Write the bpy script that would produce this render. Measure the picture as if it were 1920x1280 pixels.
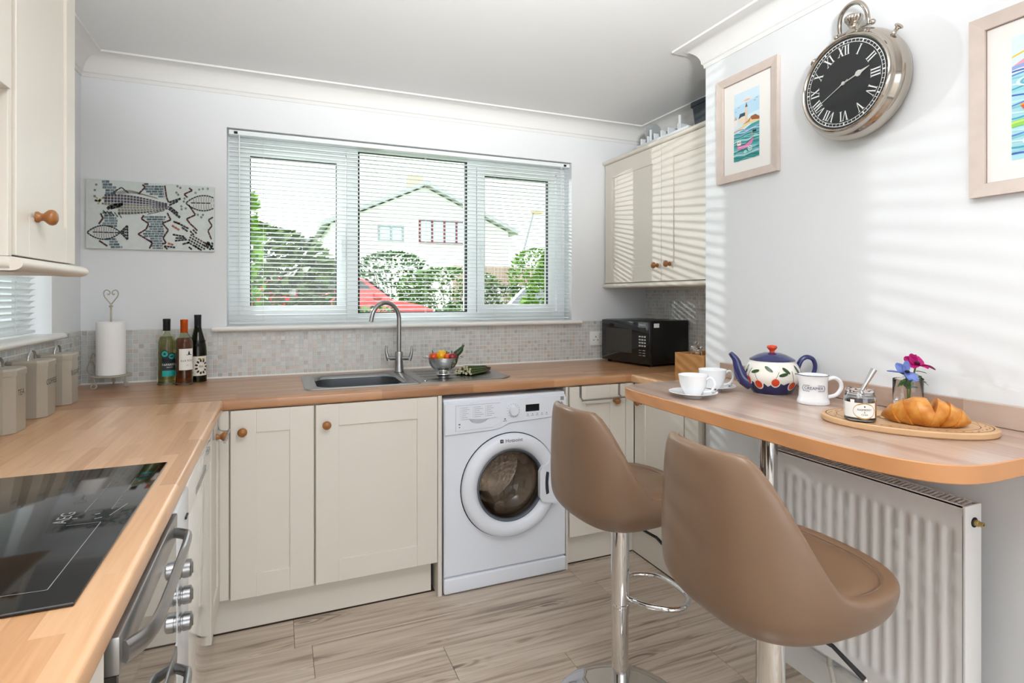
import bpy, bmesh, math, random
from mathutils import Vector, Matrix
random.seed(7)
PI = math.pi
sc = bpy.context.scene
col = sc.collection
for o in list(bpy.data.objects):
    bpy.data.objects.remove(o)

# ------------------------------------------------------------------ camera
cam_d = bpy.data.cameras.new('camera')
cam = bpy.data.objects.new('camera', cam_d)
col.objects.link(cam)
cam.location = (0.8035, 0.0, 1.301)
cam.rotation_euler = (PI / 2, 0, -math.radians(22.627))
cam_d.sensor_width = 36
cam_d.lens = 1051 / 1920 * 36
cam_d.shift_y = -85 / 1920
cam_d.clip_start = 0.05
cam_d.clip_end = 300
sc.camera = cam

# ------------------------------------------------------------------ sky
w = bpy.data.worlds.new('sky')
sc.world = w
w.use_nodes = True
wn = w.node_tree.nodes
wn['Background'].inputs['Color'].default_value = (0.93, 0.965, 1.0, 1)
wn['Background'].inputs['Strength'].default_value = 2.6

# a photographer's flash standing in the garden, left of the window
fl_d = bpy.data.lights.new('garden_flash', 'SPOT')
fl_d.energy = 100
fl_d.shadow_soft_size = 0.009
fl_d.spot_size = math.radians(120)
fl_d.spot_blend = 0.3
fl_d.color = (0.97, 0.985, 1.0)
fl = bpy.data.objects.new('garden_flash', fl_d)
col.objects.link(fl)
fl.location = (0.42, 4.02, 1.93)
fl.rotation_euler = (Vector((2.3, 1.9, 1.3)) - Vector(fl.location)).to_track_quat('-Z', 'Y').to_euler()

# the photographer's second flash beside the camera, bounced off the ceiling
ar_d = bpy.data.lights.new('bounce_flash', 'AREA')
ar_d.energy = 34
ar_d.shape = 'DISK'
ar_d.size = 0.25
ar_d.spread = math.radians(84)
ar_d.color = (0.96, 0.985, 1.0)
ar = bpy.data.objects.new('bounce_flash', ar_d)
col.objects.link(ar)
ar.location = (1.00, -0.4, 1.755)
ar.rotation_euler = (Vector((1.2, .40, 2.365)) - Vector(ar.location)).to_track_quat('-Z', 'Y').to_euler()

vs = sc.view_settings
vs.view_transform = 'Standard'
vs.look = 'None'
vs.gamma = 1
vs.exposure = 0.47
vs.use_curve_mapping = False

# ------------------------------------------------------------------ colour / materials
def lin(h):
    if isinstance(h, str):
        h = h.lstrip('#')
        c = [int(h[i:i + 2], 16) / 255 for i in (0, 2, 4)]
    else:
        c = [x / 255 for x in h]
    return tuple((x / 12.92 if x <= .04045 else ((x + .055) / 1.055) ** 2.4) for x in c) + (1,)

MATS = {}
def mat(name, colr=None, rough=.5, metal=0, spec=.5, coat=0, trans=0, ior=1.45, bump=None, noise=None, sheen=0):
    if name in MATS:
        return MATS[name]
    m = bpy.data.materials.new(name)
    m.use_nodes = True
    nt = m.node_tree
    b = nt.nodes['Principled BSDF']
    c = lin(colr)
    b.inputs['Base Color'].default_value = c
    b.inputs['Roughness'].default_value = rough
    b.inputs['Metallic'].default_value = metal
    b.inputs['Specular IOR Level'].default_value = spec
    b.inputs['Coat Weight'].default_value = coat
    b.inputs['Coat Roughness'].default_value = .06
    b.inputs['Transmission Weight'].default_value = trans
    b.inputs['IOR'].default_value = ior
    if noise:      # (scale, amount)
        tc = nt.nodes.new('ShaderNodeTexCoord')
        n = nt.nodes.new('ShaderNodeTexNoise')
        n.inputs['Scale'].default_value = noise[0]
        n.inputs['Detail'].default_value = 4
        nt.links.new(tc.outputs['Object'], n.inputs['Vector'])
        mx = nt.nodes.new('ShaderNodeMix')
        mx.data_type = 'RGBA'
        k = noise[1]
        mx.inputs[6].default_value = tuple(x * (1 - k) for x in c[:3]) + (1,)
        mx.inputs[7].default_value = tuple(min(1, x * (1 + k)) for x in c[:3]) + (1,)
        nt.links.new(n.outputs['Fac'], mx.inputs[0])
        nt.links.new(mx.outputs[2], b.inputs['Base Color'])
    if bump:       # (scale, strength, distance)
        tc = nt.nodes.new('ShaderNodeTexCoord')
        n = nt.nodes.new('ShaderNodeTexNoise')
        n.inputs['Scale'].default_value = bump[0]
        n.inputs['Detail'].default_value = 5
        nt.links.new(tc.outputs['Object'], n.inputs['Vector'])
        bp = nt.nodes.new('ShaderNodeBump')
        bp.inputs['Strength'].default_value = bump[1]
        bp.inputs['Distance'].default_value = bump[2]
        nt.links.new(n.outputs['Fac'], bp.inputs['Height'])
        nt.links.new(bp.outputs['Normal'], b.inputs['Normal'])
    MATS[name] = m
    return m

def N(nt, t, **kw):
    n = nt.nodes.new(t)
    for k, v in kw.items():
        setattr(n, k, v)
    return n

def ramp(nt, fac, stops):
    r = nt.nodes.new('ShaderNodeValToRGB')
    e = r.color_ramp.elements
    while len(e) < len(stops):
        e.new(.5)
    for i, (p, c) in enumerate(stops):
        e[i].position = p
        e[i].color = lin(c)
    nt.links.new(fac, r.inputs['Fac'])
    return r.outputs['Color']

def stave_mat(name, along, tones, rough=.28, swl=.40, sww=.036):
    """butcher-block print: short staves laid along X or Y with fine grain"""
    m = bpy.data.materials.new(name)
    m.use_nodes = True
    nt = m.node_tree
    L = nt.links.new
    b = nt.nodes['Principled BSDF']
    tc = N(nt, 'ShaderNodeTexCoord')
    mp = N(nt, 'ShaderNodeMapping')
    L(tc.outputs['Object'], mp.inputs['Vector'])
    if along == 'Y':
        mp.inputs['Rotation'].default_value = (0, 0, PI / 2)
    br = N(nt, 'ShaderNodeTexBrick')
    br.offset = .37
    br.offset_frequency = 2
    br.inputs['Color1'].default_value = (0, 0, 0, 1)
    br.inputs['Color2'].default_value = (1, 1, 1, 1)
    br.inputs['Mortar'].default_value = (.5, .5, .5, 1)
    br.inputs['Scale'].default_value = 1
    br.inputs['Mortar Size'].default_value = 0
    br.inputs['Bias'].default_value = 0
    br.inputs['Brick Width'].default_value = swl
    br.inputs['Row Height'].default_value = sww
    L(mp.outputs['Vector'], br.inputs['Vector'])
    mp2 = N(nt, 'ShaderNodeMapping')
    mp2.inputs['Scale'].default_value = (5, 75, 20)
    L(mp.outputs['Vector'], mp2.inputs['Vector'])
    # shift the grain per stave
    va = N(nt, 'ShaderNodeVectorMath', operation='MULTIPLY_ADD')
    va.inputs[1].default_value = (9, 9, 9)
    L(br.outputs['Color'], va.inputs[0])
    L(mp2.outputs['Vector'], va.inputs[2])
    n = N(nt, 'ShaderNodeTexNoise')
    n.inputs['Scale'].default_value = 1
    n.inputs['Detail'].default_value = 5
    n.inputs['Distortion'].default_value = .7
    L(va.outputs[0], n.inputs['Vector'])
    mix = N(nt, 'ShaderNodeMath', operation='MULTIPLY_ADD')
    mix.inputs[1].default_value = .48
    sep = N(nt, 'ShaderNodeSeparateColor')
    L(br.outputs['Color'], sep.inputs[0])
    L(sep.outputs[0], mix.inputs[0])
    m2 = N(nt, 'ShaderNodeMath', operation='MULTIPLY')
    m2.inputs[1].default_value = .58
    L(n.outputs['Fac'], m2.inputs[0])
    L(m2.outputs[0], mix.inputs[2])
    L(ramp(nt, mix.outputs[0], tones), b.inputs['Base Color'])
    b.inputs['Roughness'].default_value = rough
    b.inputs['Coat Weight'].default_value = .25
    b.inputs['Coat Roughness'].default_value = .16
    MATS[name] = m
    return m

def plank_mat():
    m = bpy.data.materials.new('floor_oak')
    m.use_nodes = True
    nt = m.node_tree
    L = nt.links.new
    b = nt.nodes['Principled BSDF']
    tc = N(nt, 'ShaderNodeTexCoord')
    oi = N(nt, 'ShaderNodeObjectInfo')
    sh = N(nt, 'ShaderNodeVectorMath', operation='MULTIPLY_ADD')
    sh.inputs[1].default_value = (13, 7, 5)
    L(oi.outputs['Random'], sh.inputs[0])
    L(tc.outputs['Object'], sh.inputs[2])
    mp = N(nt, 'ShaderNodeMapping')
    mp.inputs['Scale'].default_value = (1.2, 25, 1)
    L(sh.outputs[0], mp.inputs['Vector'])
    n1 = N(nt, 'ShaderNodeTexNoise')
    n1.inputs['Scale'].default_value = 1.6
    n1.inputs['Detail'].default_value = 6
    n1.inputs['Distortion'].default_value = .9
    L(mp.outputs['Vector'], n1.inputs['Vector'])
    # cathedral figure: contour lines of a stretched noise
    mp3 = N(nt, 'ShaderNodeMapping')
    mp3.inputs['Scale'].default_value = (1.5, 7.5, 1)
    L(sh.outputs[0], mp3.inputs['Vector'])
    n3 = N(nt, 'ShaderNodeTexNoise')
    n3.inputs['Scale'].default_value = 1.5
    n3.inputs['Detail'].default_value = 1.5
    L(mp3.outputs['Vector'], n3.inputs['Vector'])
    mu = N(nt, 'ShaderNodeMath', operation='MULTIPLY')
    mu.inputs[1].default_value = 120
    L(n3.outputs['Fac'], mu.inputs[0])
    si = N(nt, 'ShaderNodeMath', operation='SINE')
    L(mu.outputs[0], si.inputs[0])
    # only where the noise is high (knot streaks)
    mr = N(nt, 'ShaderNodeMapRange')
    mr.inputs['From Min'].default_value = .56
    mr.inputs['From Max'].default_value = .72
    L(n3.outputs['Fac'], mr.inputs['Value'])
    k = N(nt, 'ShaderNodeMath', operation='MULTIPLY')
    L(si.outputs[0], k.inputs[0])
    L(mr.outputs[0], k.inputs[1])
    a = N(nt, 'ShaderNodeMath', operation='MULTIPLY_ADD')
    a.inputs[1].default_value = -.16
    L(k.outputs[0], a.inputs[0])
    L(n1.outputs['Fac'], a.inputs[2])
    a2 = N(nt, 'ShaderNodeMath', operation='MULTIPLY_ADD')
    a2.inputs[1].default_value = -.10
    L(mr.outputs[0], a2.inputs[0])
    L(a.outputs[0], a2.inputs[2])
    r2 = N(nt, 'ShaderNodeMath', operation='MULTIPLY_ADD')
    r2.inputs[1].default_value = .10
    L(oi.outputs['Random'], r2.inputs[0])
    L(a2.outputs[0], r2.inputs[2])
    L(ramp(nt, r2.outputs[0], [(.20, '#6e5f53'), (.36, '#a08f80'), (.50, '#bfaf9e'), (.72, '#d2c4b5')]), b.inputs['Base Color'])
    b.inputs['Roughness'].default_value = .42
    MATS['floor_oak'] = m
    return m

def tinted_glass(name, tint, ior=1.35):
    m = bpy.data.materials.new(name)
    m.use_nodes = True
    nt = m.node_tree
    for n in list(nt.nodes):
        if n.type == 'BSDF_PRINCIPLED':
            nt.nodes.remove(n)
    out = nt.nodes['Material Output']
    t = N(nt, 'ShaderNodeBsdfTransparent')
    t.inputs['Color'].default_value = tint
    g = N(nt, 'ShaderNodeBsdfGlossy')
    g.inputs['Roughness'].default_value = .02
    fc = N(nt, 'ShaderNodeLayerWeight')          # symmetric for both faces of the sheet
    fc.inputs['Blend'].default_value = .5
    pw = N(nt, 'ShaderNodeMath', operation='POWER')
    pw.inputs[1].default_value = 4
    nt.links.new(fc.outputs['Facing'], pw.inputs[0])
    lw = N(nt, 'ShaderNodeMath', operation='MULTIPLY_ADD')
    lw.inputs[1].default_value = .6
    lw.inputs[2].default_value = ((ior - 1) / (ior + 1)) ** 2
    nt.links.new(pw.outputs[0], lw.inputs[0])
    mx = N(nt, 'ShaderNodeMixShader')
    nt.links.new(lw.outputs[0], mx.inputs[0])
    nt.links.new(t.outputs[0], mx.inputs[1])
    nt.links.new(g.outputs[0], mx.inputs[2])
    nt.links.new(mx.outputs[0], out.inputs['Surface'])
    MATS[name] = m
    return m

def vcol_mat(name, rough=.3, bump=None, coat=0):
    m = bpy.data.materials.new(name)
    m.use_nodes = True
    nt = m.node_tree
    b = nt.nodes['Principled BSDF']
    at = N(nt, 'ShaderNodeAttribute')
    at.attribute_name = 'tone'
    nt.links.new(at.outputs['Color'], b.inputs['Base Color'])
    b.inputs['Roughness'].default_value = rough
    b.inputs['Coat Weight'].default_value = coat
    MATS[name] = m
    return m

def objcol_mat(name, rough=.3):
    m = bpy.data.materials.new(name)
    m.use_nodes = True
    nt = m.node_tree
    b = nt.nodes['Principled BSDF']
    oi = N(nt, 'ShaderNodeObjectInfo')
    nt.links.new(oi.outputs['Color'], b.inputs['Base Color'])
    b.inputs['Roughness'].default_value = rough
    MATS[name] = m
    return m

# ------------------------------------------------------------------ mesh builder
class MB:
    def __init__(s):
        s.v = []; s.f = []; s.mi = []; s.fc = []
        s.cur = 0; s.cc = None
    def add(s, vs_, fs_, M=None):
        o = len(s.v)
        if M is not None:
            vs_ = [M @ Vector(p) for p in vs_]
        s.v += [tuple(p) for p in vs_]
        for f in fs_:
            s.f.append(tuple(i + o for i in f)); s.mi.append(s.cur); s.fc.append(s.cc)
        return s
    def box(s, a, b, M=None):
        x0, y0, z0 = a; x1, y1, z1 = b
        v = [(x0, y0, z0), (x1, y0, z0), (x1, y1, z0), (x0, y1, z0), (x0, y0, z1), (x1, y0, z1), (x1, y1, z1), (x0, y1, z1)]
        return s.add(v, [(3, 2, 1, 0), (4, 5, 6, 7), (0, 1, 5, 4), (1, 2, 6, 5), (2, 3, 7, 6), (3, 0, 4, 7)], M)
    def bbox(s, a, b, bev=.003, seg=2, M=None):
        bm = bmesh.new()
        bmesh.ops.create_cube(bm, size=1)
        for v in bm.verts:
            v.co = Vector([(a[i] + b[i]) / 2 + v.co[i] * (b[i] - a[i]) for i in range(3)])
        bmesh.ops.bevel(bm, geom=list(bm.edges), offset=bev, segments=seg, profile=.5, affect='EDGES')
        bm.verts.index_update()
        s.add([v.co.copy() for v in bm.verts], [[v.index for v in f.verts] for f in bm.faces], M)
        bm.free()
        return s
    def grid(s, rows, closed_u=False, closed_v=False, M=None, flip=False):
        """rows: list of equal-length lists of points"""
        nr, nc = len(rows), len(rows[0])
        vs_ = [p for r in rows for p in r]
        fs_ = []
        for i in range(nr if closed_v else nr - 1):
            for j in range(nc if closed_u else nc - 1):
                q = (i * nc + j, i * nc + (j + 1) % nc, ((i + 1) % nr) * nc + (j + 1) % nc, ((i + 1) % nr) * nc + j)
                fs_.append(q[::-1] if flip else q)
        return s.add(vs_, fs_, M)
    def lathe(s, prof, c=(0, 0, 0), n=32, M=None):
        """prof: [(r, z)] bottom to top along the outside"""
        rows = []
        for r, z in prof:
            rows.append([(c[0] + r * math.cos(2 * PI * k / n), c[1] + r * math.sin(2 * PI * k / n), c[2] + z) for k in range(n)])
        return s.grid(rows, closed_u=True, M=M)
    def tube(s, pts, r, n=8, closed=False, caps=True, M=None, flat=1.0, up=None):
        pts = [Vector(p) for p in pts]
        m = len(pts)
        rr = r if isinstance(r, (list, tuple)) else [r] * m
        tang = []
        for i in range(m):
            a = pts[(i - 1) % m] if (closed or i > 0) else pts[i]
            b = pts[(i + 1) % m] if (closed or i < m - 1) else pts[i]
            t = (b - a)
            tang.append(t.normalized() if t.length > 1e-9 else Vector((0, 0, 1)))
        u = Vector(up) if up else (Vector((0, 0, 1)) if abs(tang[0].z) < .9 else Vector((1, 0, 0)))
        rows = []
        for i in range(m):
            t = tang[i]
            u = (Vector(up) if up else u)
            u = (u - t * u.dot(t))
            u = u.normalized() if u.length > 1e-6 else t.orthogonal().normalized()
            w_ = t.cross(u)
            rows.append([pts[i] + (u * math.cos(2 * PI * k / n) * flat + w_ * math.sin(2 * PI * k / n)) * rr[i] for k in range(n)])
        s.grid(rows, closed_u=True, closed_v=closed, M=M, flip=True)
        if caps and not closed:
            o = len(s.v) - m * n
            s.f.append(tuple(o + k for k in range(n))); s.mi.append(s.cur); s.fc.append(s.cc)
            s.f.append(tuple(o + (m - 1) * n + (n - 1 - k) for k in range(n))); s.mi.append(s.cur); s.fc.append(s.cc)
        return s
    def prism(s, poly, z0, z1, M=None):
        n = len(poly)
        v = [(x, y, z0) for x, y in poly] + [(x, y, z1) for x, y in poly]
        f = [tuple(range(n - 1, -1, -1)), tuple(range(n, 2 * n))] + [(i, (i + 1) % n, n + (i + 1) % n, n + i) for i in range(n)]
        return s.add(v, f, M)
    def strip(s, prof, y0, y1, axis='Y', close=True, M=None):
        """extrude a 2D profile (p, z) along an axis"""
        if axis == 'Y':
            v = [(p, y0, z) for p, z in prof] + [(p, y1, z) for p, z in prof]
        else:
            v = [(y0, p, z) for p, z in prof] + [(y1, p, z) for p, z in prof]
        n = len(prof)
        f = [(i, (i + 1) % n, n + (i + 1) % n, n + i) for i in range(n if close else n - 1)]
        if close:
            f += [tuple(range(n - 1, -1, -1)), tuple(range(n, 2 * n))]
        return s.add(v, f, M)
    def sphere(s, c, r, n=12, sq=(1, 1, 1), M=None):
        prof = [(math.sin(PI * k / n) * r + 1e-5, -math.cos(PI * k / n) * r) for k in range(n + 1)]
        rows = []
        for a, z in prof:
            rows.append([(c[0] + sq[0] * a * math.cos(2 * PI * k / (2 * n)), c[1] + sq[1] * a * math.sin(2 * PI * k / (2 * n)), c[2] + sq[2] * z) for k in range(2 * n)])
        return s.grid(rows, closed_u=True, M=M)

WM = {}       # world matrix of every parent
def build(name, mb, m, parent=None, sm=35, local=False, label=None, fixn=False):
    me = bpy.data.meshes.new(name)
    v = mb.v
    if parent is not None and not local:
        inv = WM[parent.name].inverted()
        v = [tuple(inv @ Vector(p)) for p in v]
    me.from_pydata(v, [], mb.f)
    ms = m if isinstance(m, (list, tuple)) else [m]
    for x in ms:
        me.materials.append(MATS[x] if isinstance(x, str) else x)
    if len(ms) > 1:
        me.polygons.foreach_set('material_index', mb.mi)
    if any(c is not None for c in mb.fc):
        at = me.color_attributes.new('tone', 'FLOAT_COLOR', 'CORNER')
        k = 0
        for p, c in zip(me.polygons, mb.fc):
            c = c or (1, 1, 1, 1)
            for _ in range(p.loop_total):
                at.data[k].color = c
                k += 1
    if fixn:
        bm = bmesh.new(); bm.from_mesh(me)
        bmesh.ops.recalc_face_normals(bm, faces=bm.faces)
        bm.to_mesh(me); bm.free()
    me.update()
    if sm:
        me.polygons.foreach_set('use_smooth', [True] * len(me.polygons))
        me.set_sharp_from_angle(angle=math.radians(sm))
    o = bpy.data.objects.new(name, me)
    col.objects.link(o)
    if parent is not None:
        o.parent = parent
        WM[o.name] = WM[parent.name]
    else:
        WM[o.name] = Matrix.Identity(4)
    if label:
        o['label'] = label
    return o

def tag(o, label, cat, group=None, kind=None):
    o['label'] = label
    o['category'] = cat
    if group: o['group'] = group
    if kind: o['kind'] = kind
    return o

def thing(name, label, cat, loc=(0, 0, 0), rz=0, group=None):
    o = bpy.data.objects.new(name, None)
    col.objects.link(o)
    o.empty_display_size = .05
    o.location = loc
    o.rotation_euler = (0, 0, rz)
    WM[o.name] = Matrix.Translation(loc) @ Matrix.Rotation(rz, 4, 'Z')
    return tag(o, label, cat, group)

def struct(name, mb, m, parent=None, sm=30, label=None):
    o = build(name, mb, m, parent, sm)
    if parent is None:
        o['kind'] = 'structure'
    if label: o['label'] = label
    return o

def copy_tree(o, parent=None):
    c = o.copy()
    col.objects.link(c)
    c.parent = parent
    for ch in list(o.children):
        copy_tree(ch, c)
    return c

def text_geo(body, size, align='CENTER'):
    cu = bpy.data.curves.new('t', 'FONT')
    cu.body = body
    cu.size = size
    cu.align_x = align
    cu.align_y = 'CENTER'
    cu.resolution_u = 3
    o = bpy.data.objects.new('t', cu)
    col.objects.link(o)
    dg = bpy.context.evaluated_depsgraph_get()
    dg.update()
    me = bpy.data.meshes.new_from_object(o.evaluated_get(dg))
    v = [tuple(p.co) for p in me.vertices]
    f = [tuple(p.vertices) for p in me.polygons]
    bpy.data.objects.remove(o)
    bpy.data.curves.remove(cu)
    bpy.data.meshes.remove(me)
    return v, f

def put_text(mb, body, size, fn, align='CENTER', sx=1.0):
    v, f = text_geo(body, size, align)
    mb.add([fn(x * sx, y) for x, y, z in v], f)

def frame(o, ax, ay, an):
    """matrix taking (a, b, n) to world"""
    ax, ay, an = Vector(ax), Vector(ay), Vector(an)
    M = Matrix.Identity(4)
    for i, a in enumerate((ax, ay, an)):
        M[0][i], M[1][i], M[2][i] = a
    M[0][3], M[1][3], M[2][3] = o
    return M

def arc(c, r, a0, a1, n):
    return [(c[0] + r * math.cos(a0 + (a1 - a0) * k / n), c[1] + r * math.sin(a0 + (a1 - a0) * k / n)) for k in range(n + 1)]

def bez(p, n=10):
    """Catmull-Rom through points"""
    p = [Vector(q) for q in p]
    out = []
    for i in range(len(p) - 1):
        a = p[i - 1] if i > 0 else p[i] * 2 - p[i + 1]
        b, c = p[i], p[i + 1]
        d = p[i + 2] if i + 2 < len(p) else p[i + 1] * 2 - p[i]
        for k in range(n):
            t = k / n
            out.append(.5 * ((2 * b) + (c - a) * t + (2 * a - 5 * b + 4 * c - d) * t * t + (3 * b - a - 3 * c + d) * t ** 3))
    out.append(p[-1])
    return out

# ------------------------------------------------------------------ shared materials
mat('wall_paint', '#e8eaec', .85, spec=.25, bump=(38, .12, .002))
mat('ceiling_paint', '#ebebeb', .9, spec=.2, bump=(30, .10, .002))
mat('cornice_paint', '#e6e5e3', .8, spec=.25)
mat('gloss_white', '#eeede9', .35)
mat('upvc', '#f2f5f7', .3)
mat('gasket', '#17191c', .6)
mat('slat_white', '#eef4f4', .35)
mat('cord', '#e8e8e2', .7)
mat('cream', '#dcd5ca', .38, noise=(2.5, .025))
mat('cream_inside', '#cfc6b4', .6)
mat('dark_gap', '#1b1612', .9)
mat('knob_wood', '#98602d', .32, noise=(60, .2), coat=.3)
mat('chrome', '#d8d8d8', .06, 1)
mat('brushed', '#a9a9aa', .28, 1)
mat('steel', '#b9b9ba', .2, 1)
mat('nickel', '#b8b0a6', .13, 1)
mat('black_gloss', '#0b0b0c', .06, coat=.4)
mat('black_plastic', '#121213', .35)
mat('grout', '#dedbd6', .8)
mat('white_ceramic', '#f3f4f6', .12, coat=.3)
mat('white_appliance', '#e4e8f0', .22)
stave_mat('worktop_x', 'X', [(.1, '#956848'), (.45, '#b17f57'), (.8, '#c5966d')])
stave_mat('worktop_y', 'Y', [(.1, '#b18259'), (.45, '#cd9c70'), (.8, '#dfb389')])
stave_mat('bar_top', 'Y', [(.1, '#9e8170'), (.45, '#b59a89'), (.8, '#c4ae9f')], rough=.3)
plank_mat()
tinted_glass('window_glass', (.96, .98, .97, 1))
vcol_mat('mosaic_tile', .22)
objcol_mat('tile_glaze', .22)
vcol_mat('print', .6)
vcol_mat('mosaic_art', .3)
# ================================================================== THE ROOM
B = 3.009          # back wall
WR = 2.482         # near right wall
WF = 2.99          # far right wall
CEIL = 2.365
REAR = -1.7

# floor: base slab and single boards running along X
fl_mb = MB().box((-.3, REAR, -.06), (3.3, 3.3, -.006))
floor = struct('floor', fl_mb, mat('floor_underlay', '#4a3f36', .9))
PW, PL = .1995, 1.22
pm = MB().bbox((0, 0, -.012), (PL - .0012, PW - .0012, 0), .0012, 1)
pmesh = None
row = 0
y = 2.4195
while y > -1.2:
    x = -.05 - [.31, .25, 1.02, .62, .12, .85][row % 6]
    while x < 2.55:
        if x + PL > .3:
            if pmesh is None:
                p = build('plank', pm, 'floor_oak', floor, sm=30, local=True)
                pmesh = p.data
            else:
                p = bpy.data.objects.new('plank', pmesh)
                col.objects.link(p)
                p.parent = floor
            p.location = (x, y - PW, 0)
        x += PL
    y -= PW
    row += 1

def wall_open(lo, hi, axis, a0, a1, z0, z1):
    """slab with one rectangular opening; axis = index the opening runs along"""
    mb = MB()
    def seg(s0, s1, q0, q1):
        l, h = list(lo), list(hi)
        l[axis], h[axis], l[2], h[2] = s0, s1, q0, q1
        mb.box(l, h)
    seg(lo[axis], a0, lo[2], hi[2]); seg(a1, hi[axis], lo[2], hi[2])
    seg(a0, a1, lo[2], z0); seg(a0, a1, z1, hi[2])
    return mb

struct('wall_back', wall_open((-.25, B, -.05), (3.3, B + .24, 2.5), 0, .575, 2.452, 1.14, 2.112), 'wall_paint')
struct('wall_left', wall_open((-.25, REAR, -.05), (0, B, 2.5), 1, 1.80, 2.668, 1.14, 2.112), 'wall_paint')
struct('wall_right', MB().box((WF, 1.887, -.05), (3.3, B, 2.5)), 'wall_paint')
struct('wall_near_right', MB().bbox((WR, REAR, -.05), (3.3, 1.887, 2.5), .004, 2), 'wall_paint')
struct('wall_rear', wall_open((-.25, REAR - .2, -.05), (3.3, REAR, 2.5), 0, .25, 2.30, .02, 2.12), 'wall_paint')
struct('ceiling', MB().box((-.25, REAR, CEIL), (3.3, B + .2, CEIL + .1)), 'ceiling_paint')

# coving swept round the room with mitred corners
prof = [(0, 2.270), (.004, 2.270), (.006, 2.285)]
for k in range(9):
    a = PI / 2 * k / 8
    prof.append((.012 + .076 * (1 - math.cos(a)), 2.289 + .068 * math.sin(a)))
prof += [(.097, 2.357), (.098, 2.366), (0, 2.366)]
def ring(d):
    return [(d, REAR), (d, B - d), (WF - d, B - d), (WF - d, 1.887 + d), (WR - d, 1.887 + d), (WR - d, REAR)]
rows = [[(x, yy, z) for x, yy in ring(d)] for d, z in prof]
struct('trim_1', MB().grid(rows, flip=True), 'cornice_paint', sm=25)

# skirting board under the breakfast bar
struct('baseboard_right', MB().strip([(WR, 0), (WR - .014, 0), (WR - .014, .092), (WR - .006, .104), (WR, .104)], REAR, 1.90), 'gloss_white')

# ------------------------------------------------------------------ back window
win = build('window_1', MB()
    .box((.575, 3.105, 1.157), (.627, 3.17, 2.112)).box((2.400, 3.105, 1.157), (2.452, 3.17, 2.112))
    .box((.627, 3.105, 1.157), (2.400, 3.17, 1.206)).box((.627, 3.105, 2.084), (2.400, 3.17, 2.112))
    .box((1.140, 3.105, 1.206), (1.202, 3.17, 2.084)).box((1.812, 3.105, 1.206), (1.872, 3.17, 2.084))
    .box((.627, 3.105, 2.052), (1.140, 3.17, 2.084)).box((1.872, 3.105, 2.052), (2.400, 3.17, 2.084)), 'upvc', sm=0)
win['kind'] = 'structure'
def ringmb(x0, x1, z0, z1, wd, y0, y1):
    return MB().box((x0, y0, z0), (x0 + wd, y1, z1)).box((x1 - wd, y0, z0), (x1, y1, z1)).box((x0 + wd, y0, z0), (x1 - wd, y1, z0 + wd)).box((x0 + wd, y0, z1 - wd), (x1 - wd, y1, z1))
for (x0, x1, z0, z1, sash) in ((.674, 1.087, 1.248, 2.006, 1), (1.206, 1.808, 1.212, 2.080, 0), (1.923, 2.336, 1.246, 2.009, 1)):
    if sash:
        s_ = build('sash', ringmb(x0 - .048, x1 + .048, z0 - .044, z1 + .044, .046, 3.100, 3.15), 'upvc', win, sm=0)
    else:
        s_ = win
    g = .006 if sash else .009
    build('gasket', ringmb(x0 - g + .002, x1 + g - .002, z0 - g + .002, z1 + g - .002, g, 3.1045, 3.132), 'gasket', s_, sm=0)
    build('pane', MB().box((x0 - .002, 3.118, z0 - .002), (x1 + .002, 3.122, z1 + .002)), 'window_glass', s_, sm=0)
    if sash:
        hx = x1 + .024 if x0 < 1 else x0 - .024
        build('sash_handle', MB().bbox((hx - .009, 3.085, 1.56), (hx + .009, 3.100, 1.60), .004).bbox((hx - .007, 3.072, 1.49), (hx + .007, 3.086, 1.60), .005), 'upvc', s_)
sp = [(3.10, 1.157)] + arc((2.972, 1.145), .012, PI / 2, 3 * PI / 2, 8) + [(3.10, 1.133)]
build('window_sill', MB().strip(sp, .516, 2.498, axis='X'), 'gloss_white', win)

# ------------------------------------------------------------------ venetian blinds
def slat_mesh(length, width, tilt, along='X'):
    mb = MB()
    r0, r1 = [], []
    for k in range(7):
        s_ = (k / 6 - .5) * width
        c = .0030 * (1 - (2 * s_ / width) ** 2)
        a, b = s_ * math.cos(tilt) - c * math.sin(tilt), s_ * math.sin(tilt) + c * math.cos(tilt)
        r0.append((a, b)); r1.append((a, b - .0006))
    pr_ = r0 + r1[::-1]
    mb.strip(pr_, 0, length, axis=along)
    return mb

bl = thing('venetian_blind', 'wide white venetian blind lowered over the window above the sink', 'blind', (1.5, 3.045, 1.157))
X0, X1 = .582, 2.446
build('head_rail', MB().bbox((X0, 3.024, 2.084), (X1, 3.062, 2.107), .002, 1), 'slat_white', bl)
build('bottom_rail', MB().bbox((X0, 3.034, 1.166), (X1, 3.056, 1.174), .003, 2), 'slat_white', bl)
for x in (.605, 2.405):
    build('bracket', MB().box((x, 3.021, 2.088), (x + .016, 3.026, 2.100)), 'black_plastic', bl)
sl_mesh = None
z = 1.186
while z < 2.080:
    if sl_mesh is None:
        s_ = build('slat', slat_mesh(X1 - X0, .025, math.radians(-2)), 'slat_white', bl, sm=60, local=True)
        sl_mesh = s_.data
    else:
        s_ = bpy.data.objects.new('slat', sl_mesh)
        col.objects.link(s_)
        s_.parent = bl
    s_.location = (X0 - 1.5, 0, z - 1.157)
    z += .0215
for x in (.735, 1.135, 1.555, 1.965, 2.325):
    c = MB()
    for dy in (-.0125, .0125):
        c.tube([(x, 3.045 + dy, 1.17), (x, 3.045 + dy, 2.09)], .0007, 4)
    build('ladder_cord', c, 'cord', bl)
build('pull_cord', MB().tube([(2.385, 3.024, 2.09), (2.386, 3.022, 1.5)], .0012, 5).tube([(2.392, 3.024, 2.09), (2.391, 3.022, 1.47)], .0012, 5), 'cord', bl)
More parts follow.
